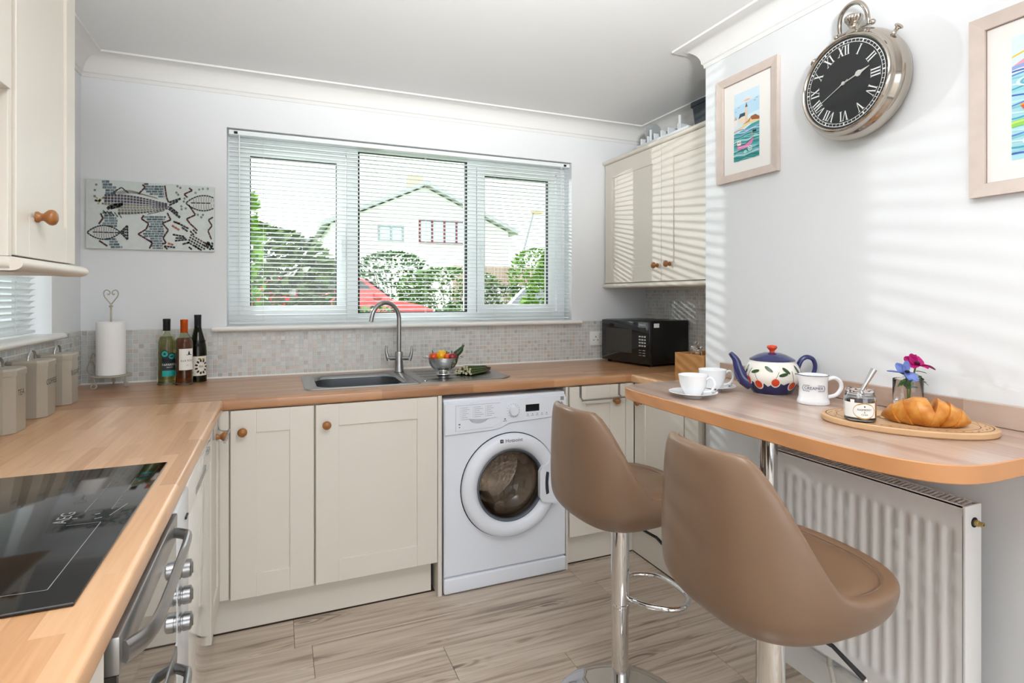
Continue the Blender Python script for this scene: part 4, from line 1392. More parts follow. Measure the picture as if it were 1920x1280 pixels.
build('leg_flange', MB().lathe([(.0001, 0), (.045, 0), (.045, .004), (.029, .010), (.0275, .012)], c=(2.21, 1.303, 0), n=32), 'chrome', bar)
build('leg_plate', MB().lathe([(.0275, -.012), (.030, -.010), (.050, -.004), (.050, 0), (.0001, 0)], c=(2.21, 1.303, BZ - .0377), n=32), 'chrome', bar)

# ================================================================== BAR STOOLS
def leather():
    m = bpy.data.materials.new('taupe_leather')
    m.use_nodes = True
    nt = m.node_tree; L = nt.links.new
    b = nt.nodes['Principled BSDF']
    b.inputs['Base Color'].default_value = lin('#7a604b')
    b.inputs['Roughness'].default_value = .36
    tc = N(nt, 'ShaderNodeTexCoord')
    v = N(nt, 'ShaderNodeTexVoronoi'); v.inputs['Scale'].default_value = 420
    n1 = N(nt, 'ShaderNodeTexNoise'); n1.inputs['Scale'].default_value = 7; n1.inputs['Detail'].default_value = 2
    L(tc.outputs['Object'], v.inputs['Vector']); L(tc.outputs['Object'], n1.inputs['Vector'])
    b1 = N(nt, 'ShaderNodeBump'); b1.inputs['Strength'].default_value = .07; b1.inputs['Distance'].default_value = .001
    b2 = N(nt, 'ShaderNodeBump'); b2.inputs['Strength'].default_value = .35; b2.inputs['Distance'].default_value = .012
    L(v.outputs['Distance'], b1.inputs['Height']); L(n1.outputs['Fac'], b2.inputs['Height'])
    L(b2.outputs['Normal'], b1.inputs['Normal']); L(b1.outputs['Normal'], b.inputs['Normal'])
    MATS['taupe_leather'] = m
leather()
mat('seam_thread', '#86694f', .6)
def sstep(x): x = min(max(x, 0), 1); return x * x * (3 - 2 * x)

def make_stool(label, loc, rz, z0):
    """z0: height of the shell underside"""
    t = thing('bar_stool', label, 'stool', loc, rz, group='taupe leather bar stools')
    lx = lambda p: (WM[t.name] @ Vector(p))
    nphi = 64
    seat_h, back_h = .122, .375        # rim heights over z0
    def rim(phi):
        dback = abs((phi + PI) % (2 * PI) - PI)     # 0 = front, PI = back
        k = sstep((dback - math.radians(97)) / math.radians(46))
        k2 = sstep((dback - math.radians(78)) / math.radians(62))
        return seat_h + (back_h - seat_h) * (k * .8 + k2 * .2), dback
    def plan(phi, e=2.7, a=.205, b=.208):
        c, s_ = math.cos(phi), math.sin(phi)
        r = (abs(c / a) ** e + abs(s_ / b) ** e) ** (-1 / e)
        return r * c, r * s_
    rows = []
    S = [(0, .02), (.002, .30), (.010, .50), (.028, .70), (.053, .87), (.080, .97), (.108, 1.0)]
    prof_rows = [[] for _ in range(30)]
    for i in range(nphi):
        phi = 2 * PI * i / nphi
        rh, db = rim(phi)
        px, py = plan(phi)
        bk = sstep((db - math.radians(70)) / math.radians(70))
        pts = []
        for z, k in S:
            kk = k
            pts.append((px * kk, py * kk * (1 - .02 * bk), z))
        # outside wall up to the rim
        zt = rh
        for q in (.35, .7, .92):
            z = .108 + (zt - .108) * q
            lean = (z - .1) * .02 * bk
            nar = 1 - .20 * bk * ((z - .1) / .28) ** 1.6
            pts.append((px * (1.0) - lean, py * nar, z))
        nar = 1 - .20 * bk * ((zt - .1) / .28) ** 1.6
        lean = (zt - .1) * .02 * bk
        ux, uy = px * 1.0 - lean, py * nar
        ln = math.hypot(px, py)
        nx_, ny_ = px / ln, py / ln
        th = .034 - .004 * bk
        pts.append((ux - nx_ * .006, uy - ny_ * .006, zt + .006))
        pts.append((ux - nx_ * .017, uy - ny_ * .017, zt + .008))
        pts.append((ux - nx_ * .028, uy - ny_ * .028, zt + .003))
        # inside
        sx = .126
        for q in (.85, .5, .2):
            z = sx + (zt - .002 - sx) * q
            lean2 = (z - .1) * .02 * bk
            nar2 = 1 - .20 * bk * max(0, (z - .1) / .28) ** 1.6
            wq = 1 if q > .3 else 1.08
            pts.append((px - lean2 - nx_ * th * wq, py * nar2 - ny_ * th * wq, z))
        for k, z in ((.76, .125), (.60, .122), (.35, .120), (.02, .120)):
            pts.append((px * k, py * k, z + .006 * (1 - bk) * (k > .5)))
        for j, p in enumerate(pts):
            prof_rows[j].append(lx((p[0], p[1], z0 + p[2])))
    prof_rows = [r for r in prof_rows if r]
    m_ = MB().grid(prof_rows, closed_u=True)
    sh = build('seat_shell', m_, 'taupe_leather', t, sm=0)
    sh.data.polygons.foreach_set('use_smooth', [True] * len(sh.data.polygons))
    ss = sh.modifiers.new('sub', 'SUBSURF'); ss.levels = 2; ss.render_levels = 2
    # stitched piping just inside the rim
    rimrow = prof_rows[12]
    build('piping', MB().tube([p + Vector((0, 0, -.0005)) for p in rimrow], .0022, 6, closed=True), 'taupe_leather', sh, sm=60)
    # chrome column
    build('gas_lift', MB().lathe([(.0285, .30), (.0285, z0 + .004)], n=32, M=WM[t.name]), 'chrome', t)
    build('swivel_plate', MB().lathe([(.028, z0 - .012), (.075, z0 - .002), (.078, z0 + .004), (.0001, z0 + .006)], n=28, M=WM[t.name]), 'black_plastic', t)
    build('sleeve', MB().lathe([(.0262, .022), (.0262, .318), (.0285, .320), (.030, .322), (.030, .330), (.0285, .332)], n=32, M=WM[t.name]), 'chrome', t)
    build('base', MB().lathe([(.0001, .0), (.205, .0), (.206, .004), (.200, .008), (.150, .015), (.090, .021), (.050, .027), (.036, .034), (.032, .050), (.027, .052)], n=56, M=WM[t.name]), 'chrome', t, sm=60)
    # height lever
    build('lever', MB().tube([lx((.03, -.02, z0 - .004)), lx((.075, -.085, z0 - .030)), lx((.105, -.130, z0 - .075))], [.0035, .0045, .0055], 8), 'black_plastic', t)
    build('lever_tip', MB().sphere(tuple(lx((.106, -.1315, z0 - .077))), .0058, 6), 'chrome', t)
    # footrest loop
    zf = .340
    fp = [(.026, .012, zf), (.06, .075, zf), (.13, .118, zf - .004), (.205, .085, zf - .006), (.225, 0, zf - .006), (.205, -.085, zf - .006), (.13, -.118, zf - .004), (.06, -.075, zf), (.026, -.012, zf)]
    build('footrest', MB().tube([lx(p) for p in bez(fp, 5)], .0085, 10), 'chrome', t, sm=60)
    return t
make_stool('taupe leather bar stool further back beside the washing machine', (1.805, 1.511, 0), math.radians(2), .585)
make_stool('taupe leather bar stool in front, nearest the camera', (1.760, .880, 0), math.radians(-2), .628)

# ================================================================== RADIATOR
rd_ = thing('radiator', 'white ribbed panel radiator on the wall under the breakfast bar', 'radiator', (2.40, 1.13, .2))
mat('radiator_white', '#e3e1df', .35)
RX, RY0, RY1, RZ0, RZ1 = 2.355, .846, 1.425, .200, .782
rows = []
zz_ = [RZ0, RZ0 + .03, RZ0 + .040, RZ0 + .047, RZ0 + .054, RZ0 + .062] + [RZ0 + .1 + k * .09 for k in range(5)] + [RZ1 - .078, RZ1 - .070, RZ1 - .063, RZ1 - .056, RZ1 - .046, RZ1 - .022, RZ1 - .012, RZ1 - .004, RZ1]
ny = int((RY1 - RY0 - .03) / .0355)
ys = [RY0 + .0, RY0 + .010]
for k in range(ny):
    b0 = RY0 + .018 + k * .0355
    ys += [b0, b0 + .004, b0 + .008, b0 + .017, b0 + .021, b0 + .025]
ys += [RY1 - .008, RY1]
for z in zz_:
    wz = sstep((z - RZ0 - .038) / .026) * sstep((RZ1 - .052 - z) / .026)
    r_ = []
    for i, yv in enumerate(ys):
        d = 0
        if 2 <= i < len(ys) - 2:
            d = [0, .5, 1, 1, .5, 0][(i - 2) % 6]
        x = RX + .008 * d * wz
        if z > RZ1 - .018: x += .006
        r_.append((x, yv, z))
    rows.append(r_)
build('front_panel', MB().grid(rows, flip=True), 'radiator_white', rd_, sm=50)
build('back_panel', MB().bbox((2.408, RY0 + .01, RZ0), (2.422, RY1 - .01, RZ1 - .01), .003, 1), 'radiator_white', rd_)
for y0 in (RY0 - .006, RY1 - .002):
    build('side_cover', MB().bbox((RX + .002, y0, RZ0), (2.424, y0 + .008, RZ1 + .003), .003, 2), 'radiator_white', rd_)
gb = MB().box((RX + .006, RY0, RZ1 - .004), (RX + .012, RY1, RZ1 + .003)).box((2.418, RY0, RZ1 - .004), (2.424, RY1, RZ1 + .003))
k = 0
while RY0 + .006 + k * .0125 < RY1 - .006:
    y0 = RY0 + .006 + k * .0125
    gb.add([(RX + .010, y0, RZ1 + .002), (2.42, y0 + .008, RZ1 + .002), (2.42, y0 + .0125, RZ1 + .002), (RX + .010, y0 + .0045, RZ1 + .002), (RX + .010, y0, RZ1 - .006), (2.42, y0 + .008, RZ1 - .006), (2.42, y0 + .0125, RZ1 - .006), (RX + .010, y0 + .0045, RZ1 - .006)], [(0, 1, 2, 3), (0, 4, 5, 1), (3, 2, 6, 7)])
    k += 1
build('top_grille', gb, 'radiator_white', rd_, sm=0)
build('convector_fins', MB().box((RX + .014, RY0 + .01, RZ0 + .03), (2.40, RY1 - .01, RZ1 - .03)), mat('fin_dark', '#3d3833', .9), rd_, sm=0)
for yv in (1.0, 1.3):
    build('wall_bracket', MB().box((2.42, yv, RZ0 + .05), (2.4815, yv + .03, RZ1 - .08)), 'radiator_white', rd_, sm=0)
vM = frame((2.392, RY0 - .0062, .742), (1, 0, 0), (0, 0, 1), (0, -1, 0))
build('tapping', MB().lathe([(.0001, 0), (.0125, 0), (.0125, .0015), (.008, .002)], n=20, M=vM), 'gasket', rd_)
build('bleed_valve', MB().lathe([(.008, .001), (.008, .010), (.0062, .011), (.0062, .020), (.003, .0205), (.0025, .017), (.0001, .017)], n=16, M=vM), mat('brass', '#b8a065', .3, .8), rd_)
build('tail_pipe', MB().tube(bez([(2.40, 1.24, RZ0 + .01), (2.40, 1.24, .165), (2.405, 1.243, .14), (2.43, 1.250, .12), (2.4675, 1.255, .105)], 4), .0085, 10), mat('pipe_paint', '#c6c2b8', .5), rd_, sm=60)
build('drain_tail', MB().tube([(2.405, 1.243, .145), (2.400, 1.225, .10)], .0075, 10), 'pipe_paint', rd_, sm=60)

# ================================================================== ON THE BREAKFAST BAR
def cup_set(c, rot, lab1, lab2, spoon=True):
    s_ = tag(build('saucer', MB().lathe([(.0001, .002), (.026, .002), (.027, 0), (.030, 0), (.032, .004), (.055, .0105), (.076, .0165), (.0775, .0178), (.0765, .0186), (.055, .0135), (.034, .0075), (.026, .0065), (.0001, .0065)], c=(c[0], c[1], BZ), n=48), 'white_ceramic', sm=50), lab1, 'saucer', 'white cups and saucers')
    t = thing('teacup', lab2, 'cup', (c[0], c[1], BZ + .0068), rot, 'white cups and saucers')
    build('bowl', MB().lathe([(.0001, .001), (.0225, .001), (.023, 0), (.025, 0), (.027, .003), (.036, .018), (.0435, .040), (.0465, .062), (.0472, .0655), (.0462, .066), (.0448, .062), (.0415, .040), (.034, .020), (.022, .007), (.0001, .006)], c=(c[0], c[1], BZ + .0068), n=44), 'white_ceramic', t, sm=50)
    lx = lambda p: WM[t.name] @ Vector(p)
    build('handle', MB().tube([lx(p) for p in bez([(.0445, 0, .054), (.058, 0, .060), (.068, 0, .050), (.069, 0, .034), (.058, 0, .018), (.036, 0, .012)], 5)], .0042, 9, flat=1.0), 'white_ceramic', t, sm=60)
cup_set((2.052, 1.460), math.radians(-62), 'white saucer nearest the edge of the bar with a teaspoon', 'white teacup in front, nearest the edge of the bar')
cup_set((2.205, 1.540), math.radians(-28), 'white saucer partly hidden behind the front teacup', 'white teacup behind, next to the teapot spout')
def spoon(label, a, b, m='steel', s_=1):
    a, b = Vector(a), Vector(b)
    d = (b - a); L = d.length; d.normalize()
    t = thing('teaspoon', label, 'spoon', tuple(a))
    side = d.cross(Vector((0, 0, 1))).normalized(); up = side.cross(d)
    mb = MB()
    M = frame(tuple(a), tuple(d), tuple(side), tuple(up))
    rows = []
    for k in range(9):
        q = k / 8
        wd = .0135 * s_ * math.sin(PI * min(.97, q * .92 + .05)) ** .8
        rows.append([(q * .045 * s_, wd * j / 3, -.004 * s_ * (1 - (j / 3) ** 2) * math.sin(PI * q)) for j in range(-3, 4)])
    mb.grid(rows, M=M)
    build('bowl', mb, m, t, sm=60)
    build('handle', MB().tube([a + d * .043 * s_, a + d * .06 * s_, a + d * L * .75, b], [.002 * s_, .0022 * s_, .0035 * s_, .0052 * s_], 8, flat=.35, up=tuple(up)), m, t, sm=60)
    return t
spoon('small steel teaspoon on the front saucer', (2.085, 1.400, BZ + .0165), (2.150, 1.455, BZ + .0200), s_=.8)
spoon('small steel teaspoon on the rear saucer', (2.235, 1.483, BZ + .0165), (2.296, 1.545, BZ + .0200), s_=.8)

# ---- teapot
TPC = (2.345, 1.412, BZ)
tdir = Vector((.86, -.51, 0)).normalized()      # towards the handle
tp = thing('teapot', 'painted teapot with blue lid, orange cherries and a blue handle', 'teapot', TPC)
tpp = [(.0001, .002), (.052, .002), (.054, 0), (.058, .001), (.066, .012), (.079, .032), (.0875, .052), (.0885, .066), (.085, .084), (.077, .101), (.070, .110), (.068, .112), (.060, .112)]
NB = 96
mat('pot_cream', '#f3eee4', .12, coat=.4)
mat('pot_blue', '#23285f', .1, coat=.5, noise=(26, .45))
mat('pot_red', '#d9431c', .15, coat=.4, noise=(90, .3)); mat('pot_leaf', '#2f4a22', .2, coat=.3); mat('pot_pale', '#f6d9cd', .15)
tpp = [tuple(p)[:2] for p in bez([(r, z, 0) for r, z in tpp], 3)]
tpp = [(max(r, .0001), z) for r, z in tpp]
build('body', MB().lathe(tpp, c=TPC, n=64), 'pot_cream', tp, sm=60)
side = [(r, z) for r, z in tpp if r > .055 and z < .108]
for i in range(1, len(side)):
    if side[i][1] <= side[i - 1][1]: side[i] = (side[i][0], side[i - 1][1] + 1e-5)
acam = math.atan2(-TPC[1], .8035 - TPC[0])
def surf(a, z, off=.0006):
    r = on_prof(side, z) + off
    return (TPC[0] + r * math.cos(a), TPC[1] + r * math.sin(a), TPC[2] + z)
def glaze_top(a):
    u = (a - acam)
    base = .037 + .010 * math.sin(u * 6 + .4)
    base += .020 * max(0, 1 - abs(((u - .62 + PI) % (2 * PI)) - PI) / .20) + .016 * max(0, 1 - abs(((u + .28 + PI) % (2 * PI)) - PI) / .13)
    return base
rows = [[surf(2 * PI * k / NB, .003 + (glaze_top(2 * PI * k / NB) - .003) * j / 8) for k in range(NB)] for j in range(9)]
build('glaze', MB().grid(rows, closed_u=True), 'pot_blue', tp, sm=60)
def disc(mb, u, z, ru, rz, off, rot=0, n=20):
    r = on_prof(side, z)
    pts = [(u, z)]
    for k in range(n):
        x, y_ = ru * math.cos(2 * PI * k / n), rz * math.sin(2 * PI * k / n)
        pts.append((u + (x * math.cos(rot) - y_ * math.sin(rot)) / r, z + x * math.sin(rot) + y_ * math.cos(rot)))
    mb.add([surf(acam + a, min(max(zz, .004), .104), off) for a, zz in pts], [(0, 1 + k, 1 + (k + 1) % n) for k in range(n)])
fr = [(-.95, .050), (-.50, .038), (.12, .047), (.80, .036), (1.25, .052), (-1.6, .045), (1.9, .045), (2.6, .04), (-2.3, .04)]
ha, re_, lf = MB(), MB(), MB()
for u, z in fr:
    disc(ha, u, z, .0155, .0165, .0010)
    disc(re_, u, z, .0118, .0128, .0016)
for u, z, rot in ((-.62, .080, .3), (-.12, .090, -.6), (.40, .073, .25), (.52, .086, -.7), (1.05, .088, -1.2), (-1.1, .085, 1.5), (1.7, .08, .4), (-1.8, .08, -.4)):
    disc(lf, u, z, .0150, .0055, .0012, rot, 12)
build('cherry_halo', ha, 'pot_cream', tp, sm=60)
build('cherry', re_, 'pot_red', tp, sm=60)
build('leaf', lf, 'pot_leaf', tp, sm=60)
stm = MB()
for (u, z), (u2, z2) in zip(fr[:5], ((-.8, .09), (-.66, .082), (.25, .082), (.75, .085), (1.1, .09))):
    stm.tube([surf(acam + u + (u2 - u) * q, z + .012 + (z2 - z - .012) * q, .0012) for q in (0, .3, .6, 1)], .0006, 5)
build('cherry_stem', stm, 'pot_leaf', tp, sm=60)
lid = build('lid', MB().lathe([(.0705, .1125), (.072, .1145), (.070, .117), (.060, .123), (.045, .131), (.026, .137), (.012, .1385), (.0001, .1388)], c=TPC, n=48), 'pot_blue', tp, sm=60)
build('lid_knob', MB().lathe([(.009, .137), (.0075, .143), (.011, .147), (.0155, .152), (.0165, .156), (.014, .161), (.0001, .1635)], c=TPC, n=28), 'pot_red', lid, sm=60)
c = Vector(TPC)
build('handle', MB().tube([p for p in bez([c + tdir * .081 + Vector((0, 0, .085)), c + tdir * .092 + Vector((0, 0, .112)), c + tdir * .110 + Vector((0, 0, .124)), c + tdir * .130 + Vector((0, 0, .116)), c + tdir * .137 + Vector((0, 0, .092)), c + tdir * .128 + Vector((0, 0, .064)), c + tdir * .104 + Vector((0, 0, .040)), c + tdir * .080 + Vector((0, 0, .028))], 5)], .0085, 12, flat=.8), 'pot_blue', tp, sm=60)
sd = Vector((-.90, .43, 0)).normalized()
build('spout', MB().tube(bez([c + sd * .070 + Vector((0, 0, .034)), c + sd * .098 + Vector((0, 0, .052)), c + sd * .112 + Vector((0, 0, .085)), c + sd * .120 + Vector((0, 0, .112)), c + sd * .138 + Vector((0, 0, .135))], 5), [.025 - .017 * (k / 20) for k in range(21)], 14), 'pot_blue', tp, sm=60)

# ---- milk creamer
CC = (2.318, 1.232, BZ)
cm = thing('creamer', 'white ceramic milk jug lettered CREAMER', 'jug', CC)
cpf = [(.0001, .003), (.040, .003), (.043, 0), (.0455, .001), (.0462, .006), (.0445, .012), (.0405, .020), (.0395, .045), (.0400, .070), (.0420, .084), (.0428, .087), (.0415, .088), (.0395, .084), (.037, .045), (.036, .015), (.0001, .012)]
rows = []
lipd = math.atan2(.385, -.92)
for r, z in cpf:
    rw = []
    for k in range(48):
        a = 2 * PI * k / 48
        da = abs((a - lipd + PI) % (2 * PI) - PI)
        f_ = max(0, 1 - da / .55) ** 1.5 * sstep((z - .058) / .03)
        rw.append((CC[0] + (r + .013 * f_) * math.cos(a), CC[1] + (r + .013 * f_) * math.sin(a), CC[2] + z + .003 * f_))
    rows.append(rw)
build('body', MB().grid(rows, closed_u=True), 'white_ceramic', cm, sm=55)
hd = Vector((.88, -.47, 0)).normalized(); c = Vector(CC)
build('handle', MB().tube(bez([c + hd * .039 + Vector((0, 0, .072)), c + hd * .062 + Vector((0, 0, .078)), c + hd * .079 + Vector((0, 0, .066)), c + hd * .081 + Vector((0, 0, .046)), c + hd * .066 + Vector((0, 0, .026)), c + hd * .038 + Vector((0, 0, .018))], 5), .0062, 10), 'white_ceramic', cm, sm=60)
a = face_cam(CC) + .05
mb = MB()
lab_text(mb, CC, cpf[5:9], a, 'CREAMER', .0125, 0, .050, .0008)
def ring_line(mb, c, o, a, pts, off, w_=.0007):
    P3 = lab(mb, c, o, a, pts, off)
    mb.tube(P3, w_, 4, closed=True)
ring_line(mb, CC, cpf[5:9], a, [(-.034, .050), (-.030, .058), (-.015, .0585), (.015, .0585), (.030, .058), (.034, .050), (.030, .042), (.015, .0415), (-.015, .0415), (-.030, .042)], .0007)
build('lettering', mb, mat('cobalt', '#1e2d55', .4), cm, sm=0)
rimp = [Vector(p) for p in rows[10]]
build('rim_line', MB().tube([p + Vector((0, 0, .0004)) for p in rimp], .0009, 5, closed=True), 'cobalt', cm)

# ---- oval bread board
bd = thing('bread_board', 'oval pale wooden bread board with a burnt border near the bar end', 'board', (2.262, .925, BZ))
mat('board_wood', '#cda67d', .5, noise=(14, .15)); mat('burnt', '#6d4526', .7)
bM = Matrix.Translation((2.262, .925, BZ)) @ Matrix.Rotation(math.radians(-57), 4, 'Z')
def ell(a, b, z, n=64): return [bM @ Vector((a * math.cos(2 * PI * k / n), b * math.sin(2 * PI * k / n), z)) for k in range(n)]
A_, B_ = .185, .125
build('slab', MB().grid([ell(.001, .001, .0005), ell(A_ - .003, B_ - .003, .0005), ell(A_, B_, .004), ell(A_, B_, .014), ell(A_ - .003, B_ - .003, .017), ell(.001, .001, .017)], closed_u=True), 'board_wood', bd, sm=40)
br_ = MB()
for k1, k2 in ((.93, .945), (.80, .81)):
    br_.grid([ell(A_ * k1, B_ * k1, .0173), ell(A_ * k2, B_ * k2, .0173)], closed_u=True)
for k in range(54):
    an = 2 * PI * k / 54
    rr = random.uniform(.84, .90)
    p = Vector((A_ * rr * math.cos(an), B_ * rr * math.sin(an), .0174))
    tn = Vector((-math.sin(an), math.cos(an), 0)); nn = Vector((math.cos(an), math.sin(an), 0))
    w1, w2 = random.uniform(.002, .005), random.uniform(.001, .0025)
    br_.add([bM @ (p + tn * w1 * math.cos(q) + nn * w2 * math.sin(q)) for q in [PI / 3 * i for i in range(6)]], [tuple(range(6))])
for k in range(9):
    an = k * .7
    p = Vector((.03 * math.cos(an) - .03, .02 * math.sin(an), .0174))
    br_.add([bM @ (p + Vector((.010 * math.cos(q), .004 * math.sin(q), 0))) for q in [PI / 3 * i for i in range(6)]], [tuple(range(6))])
build('burnt_border', br_, 'burnt', bd, sm=0)

# ---- jam jar
JC = (2.150, .962, BZ + .0175)
jr = thing('jam_jar', 'open glass jar of raspberry and chia jam on the board', 'jar', JC)
jpf = [(.0001, .001), (.030, .001), (.0345, .004), (.0352, .010), (.0352, .056), (.0345, .061), (.0315, .065), (.0305, .067), (.0318, .069), (.0305, .0715), (.0318, .074), (.0308, .0795), (.0298, .080), (.0288, .0795), (.0285, .066), (.0322, .058), (.0330, .052), (.0330, .010), (.0001, .006)]
build('glass', MB().lathe(jpf, c=JC, n=44), 'clear_glass', jr, sm=45)
build('jam', MB().lathe([(.0001, .0065), (.0322, .0068), (.0326, .012), (.0326, .050), (.0312, .0585), (.0001, .057)], c=JC, n=36), mat('jam_red', '#220808', .15, coat=.5), jr, sm=50)
sm_ = MB()
rr_ = random.Random(3)
for k in range(16):
    an = rr_.uniform(0, 6.28)
    z_ = rr_.uniform(.066, .077)
    sm_.sphere((JC[0] + .0283 * math.cos(an), JC[1] + .0283 * math.sin(an), JC[2] + z_), rr_.uniform(.0015, .003), 4, (1, 1, .6))
build('jam_smears', sm_, mat('jam_smear', '#5e1a12', .3), jr, sm=60)
side_j = [(.0352, .010), (.0352, .056)]
a = face_cam(JC) - .05
mb = MB()
lab_grid(mb, JC, side_j, a, -.040, .040, .0115, .048, .0006, 20); lab_grid(mb, JC, side_j, a, -.020, -.010, .047, .0555, .0006, 3)
l_ = build('label', mb, 'label_white', jr, sm=60)
mb = MB(); lab_disc(mb, JC, side_j, a, .0115, .0285, .0250, .0200, .0009, 36)
build('label_border', mb, mat('label_amber', '#b98a3e', .5), l_, sm=60)
mb = MB(); lab_disc(mb, JC, side_j, a, .0120, .0285, .0220, .0172, .0012, 36)
build('label_oval', mb, 'label_white', l_, sm=60)
mb = MB()
lab_text(mb, JC, side_j, a, 'RASPBERRY', .0062, .012, .0315, .0015); lab_text(mb, JC, side_j, a, '&', .0055, .012, .0255, .0015); lab_text(mb, JC, side_j, a, 'CHIA', .0062, .012, .0195, .0015)
lab_disc(mb, JC, side_j, a, .012, .0395, .0018, .0018, .0015, 10)
build('label_text', mb, 'label_ink', l_, sm=0)
# knife handle standing in the jar
j = Vector(JC)
jk = thing('jam_knife', 'steel knife handle sticking up out of the jam jar', 'cutlery', tuple(j + Vector((0, 0, .05))))
a0_ = j + Vector((-.006, .004, .052)); a1_ = j + Vector((.028, -.017, .128))
build('handle', MB().tube([a0_, a0_.lerp(a1_, .35), a0_.lerp(a1_, .7), a1_], [.0035, .0045, .0062, .0075], 8, flat=.4, up=(.6, .8, 0)), 'steel', jk, sm=50)

# ---- croissant
def croissant():
    c0 = Vector((2.250, .868, BZ + .0172))
    t = thing('croissant', 'golden-brown croissant lying on the bread board', 'croissant', tuple(c0))
    m = bpy.data.materials.new('pastry'); m.use_nodes = True
    nt = m.node_tree; L = nt.links.new
    b = nt.nodes['Principled BSDF']
    tc = N(nt, 'ShaderNodeTexCoord'); n1 = N(nt, 'ShaderNodeTexNoise')
    n1.inputs['Scale'].default_value = 28; n1.inputs['Detail'].default_value = 5
    L(tc.outputs['Object'], n1.inputs['Vector'])
    L(ramp(nt, n1.outputs['Fac'], [(.3, '#a65a16'), (.5, '#c98230'), (.7, '#dfa656')]), b.inputs['Base Color'])
    b.inputs['Roughness'].default_value = .38
    bp = N(nt, 'ShaderNodeBump'); bp.inputs['Strength'].default_value = .4; bp.inputs['Distance'].default_value = .003
    L(n1.outputs['Fac'], bp.inputs['Height']); L(bp.outputs['Normal'], b.inputs['Normal'])
    MATS['pastry'] = m
    dx = Vector((.60, -.80, 0)); dy = Vector((.80, .60, 0))
    # axis path: a shallow crescent, horns towards the wall side
    segs = 7
    L_ = .158
    def axis(q):      # q in [-1, 1]
        return c0 + dx * (q * L_ / 2) + dy * (.020 * q * q - .006)
    def rad(q): return .0345 * (1 - abs(q) ** 1.7) ** .70 + .0075
    for k in range(segs):
        qa, qb = -1 + 2 * k / segs, -1 + 2 * (k + 1) / segs
        mid = (qa + qb) / 2
        rows = []
        lean = .12 * (1 if mid > 0 else -1)
        nn = 10
        for i in range(nn + 1):
            s_ = i / nn
            q = qa - .06 + (qb - qa + .12) * s_
            q = max(-.995, min(.995, q))
            inn_ = s_ if mid < -.05 else (1 - s_ if mid > .05 else .75)
            bul = .35 + .75 * inn_ if 0 < i < nn else .2
            p = axis(q)
            tdir_ = (axis(min(1, q + .02)) - axis(max(-1, q - .02))).normalized()
            sidev = Vector((0, 0, 1)).cross(tdir_).normalized()
            r_ = rad(q) * (.76 + .28 * bul) if 0 < i < nn else rad(q) * .60
            rw = []
            for h in range(20):
                an = 2 * PI * h / 20
                z_ = math.sin(an) * r_ * .86
                sk_ = tdir_ * (math.sin(an) * .012 * (1 if mid > 0 else -1))
                pp = p + sidev * math.cos(an) * r_ + Vector((0, 0, z_)) + sk_ + Vector((0, 0, rad(q) * .72))
                if pp.z < c0.z + .0008: pp.z = c0.z + .0008
                rw.append(pp)
            rows.append(rw)
        mb = MB().grid(rows, closed_u=True)
        o = len(mb.v)
        mb.f.append(tuple(range(20))[::-1]); mb.mi.append(0); mb.fc.append(None)
        mb.f.append(tuple(range(o - 20, o))); mb.mi.append(0); mb.fc.append(None)
        build('fold', mb, 'pastry', t, sm=70, fixn=True)
croissant()

# ---- glass of flowers
VC = (2.392, .998, BZ)
vs_ = thing('flower_glass', 'straight glass tumbler holding two anemones', 'vase', VC)
build('glass', MB().lathe([(.0001, .001), (.033, .001), (.035, .003), (.0355, .10), (.0348, .1015), (.034, .10), (.0332, .010), (.0001, .008)], c=VC, n=40), 'clear_glass', vs_, sm=45)
build('water', MB().lathe([(.0001, .0085), (.0328, .0105), (.0332, .042), (.0001, .0415)], c=VC, n=36), mat('water', '#f4f6f2', .0, trans=1, ior=1.33), vs_, sm=45)
v = Vector(VC)
mat('stem_green', '#4f6f2a', .5); mat('leaf_green', '#3f6a2c', .5, noise=(60, .3)); mat('petal_pink', '#b51370', .5, noise=(70, .2)); mat('petal_blue', '#7085c8', .5, noise=(70, .2)); mat('flower_eye', '#1b1020', .7)
IR = Vector((.923, -.385, 0)); IT = Vector((-.385, -.923, 0))     # right and towards the viewer
def petal(mb, base, d, up, L, W, curl, ruffle=.0):
    d = Vector(d).normalized(); s_ = d.cross(Vector(up)).normalized(); u = s_.cross(d)
    rows = []
    for i in range(8):
        q = i / 7
        wd = W * math.sin(PI * (.12 + .80 * q)) ** .8
        rows.append([Vector(base) + d * L * q + s_ * wd * j / 3 + u * (curl * q * q + .25 * wd * (j / 3) ** 2 + ruffle * math.sin(j * 1.7 + q * 5)) for j in range(-3, 4)])
    mb.grid(rows)
def flower(label, head, m, dirs, start, eye=True):
    t = thing('anemone', label, 'flower', tuple(start), group='anemones in the glass')
    head = Vector(head)
    mid = (Vector(start) + head) / 2 + Vector((0, 0, .012))
    build('stem', MB().tube(bez([start, mid, head], 6), .0022, 7), 'stem_green', t, sm=60)
    for d, up, L, W, cu in dirs:
        mb = MB(); petal(mb, head, d, up, L, W, cu, .0012)
        build('petal', mb, m, t, sm=60)
    if eye:
        build('eye', MB().sphere(tuple(head + Vector((0, 0, .006)) + IT * .006), .006, 6, (1, 1, .7)), 'flower_eye', t, sm=60)
    lm = MB()
    rq = random.Random(len(label))
    for k in range(16):
        a = rq.uniform(0, 6.28); b = head + Vector((0, 0, -.014 - rq.uniform(0, .03)))
        d = Vector((math.cos(a), math.sin(a), rq.uniform(-.5, .5)))
        petal(lm, b, d, (0, 0, 1), rq.uniform(.018, .034), rq.uniform(.004, .008), -.006)
    build('leaves', lm, 'leaf_green', t, sm=60)
Z_ = Vector((0, 0, 1))
hp = v + IR * .022 + Vector((0, 0, .140))
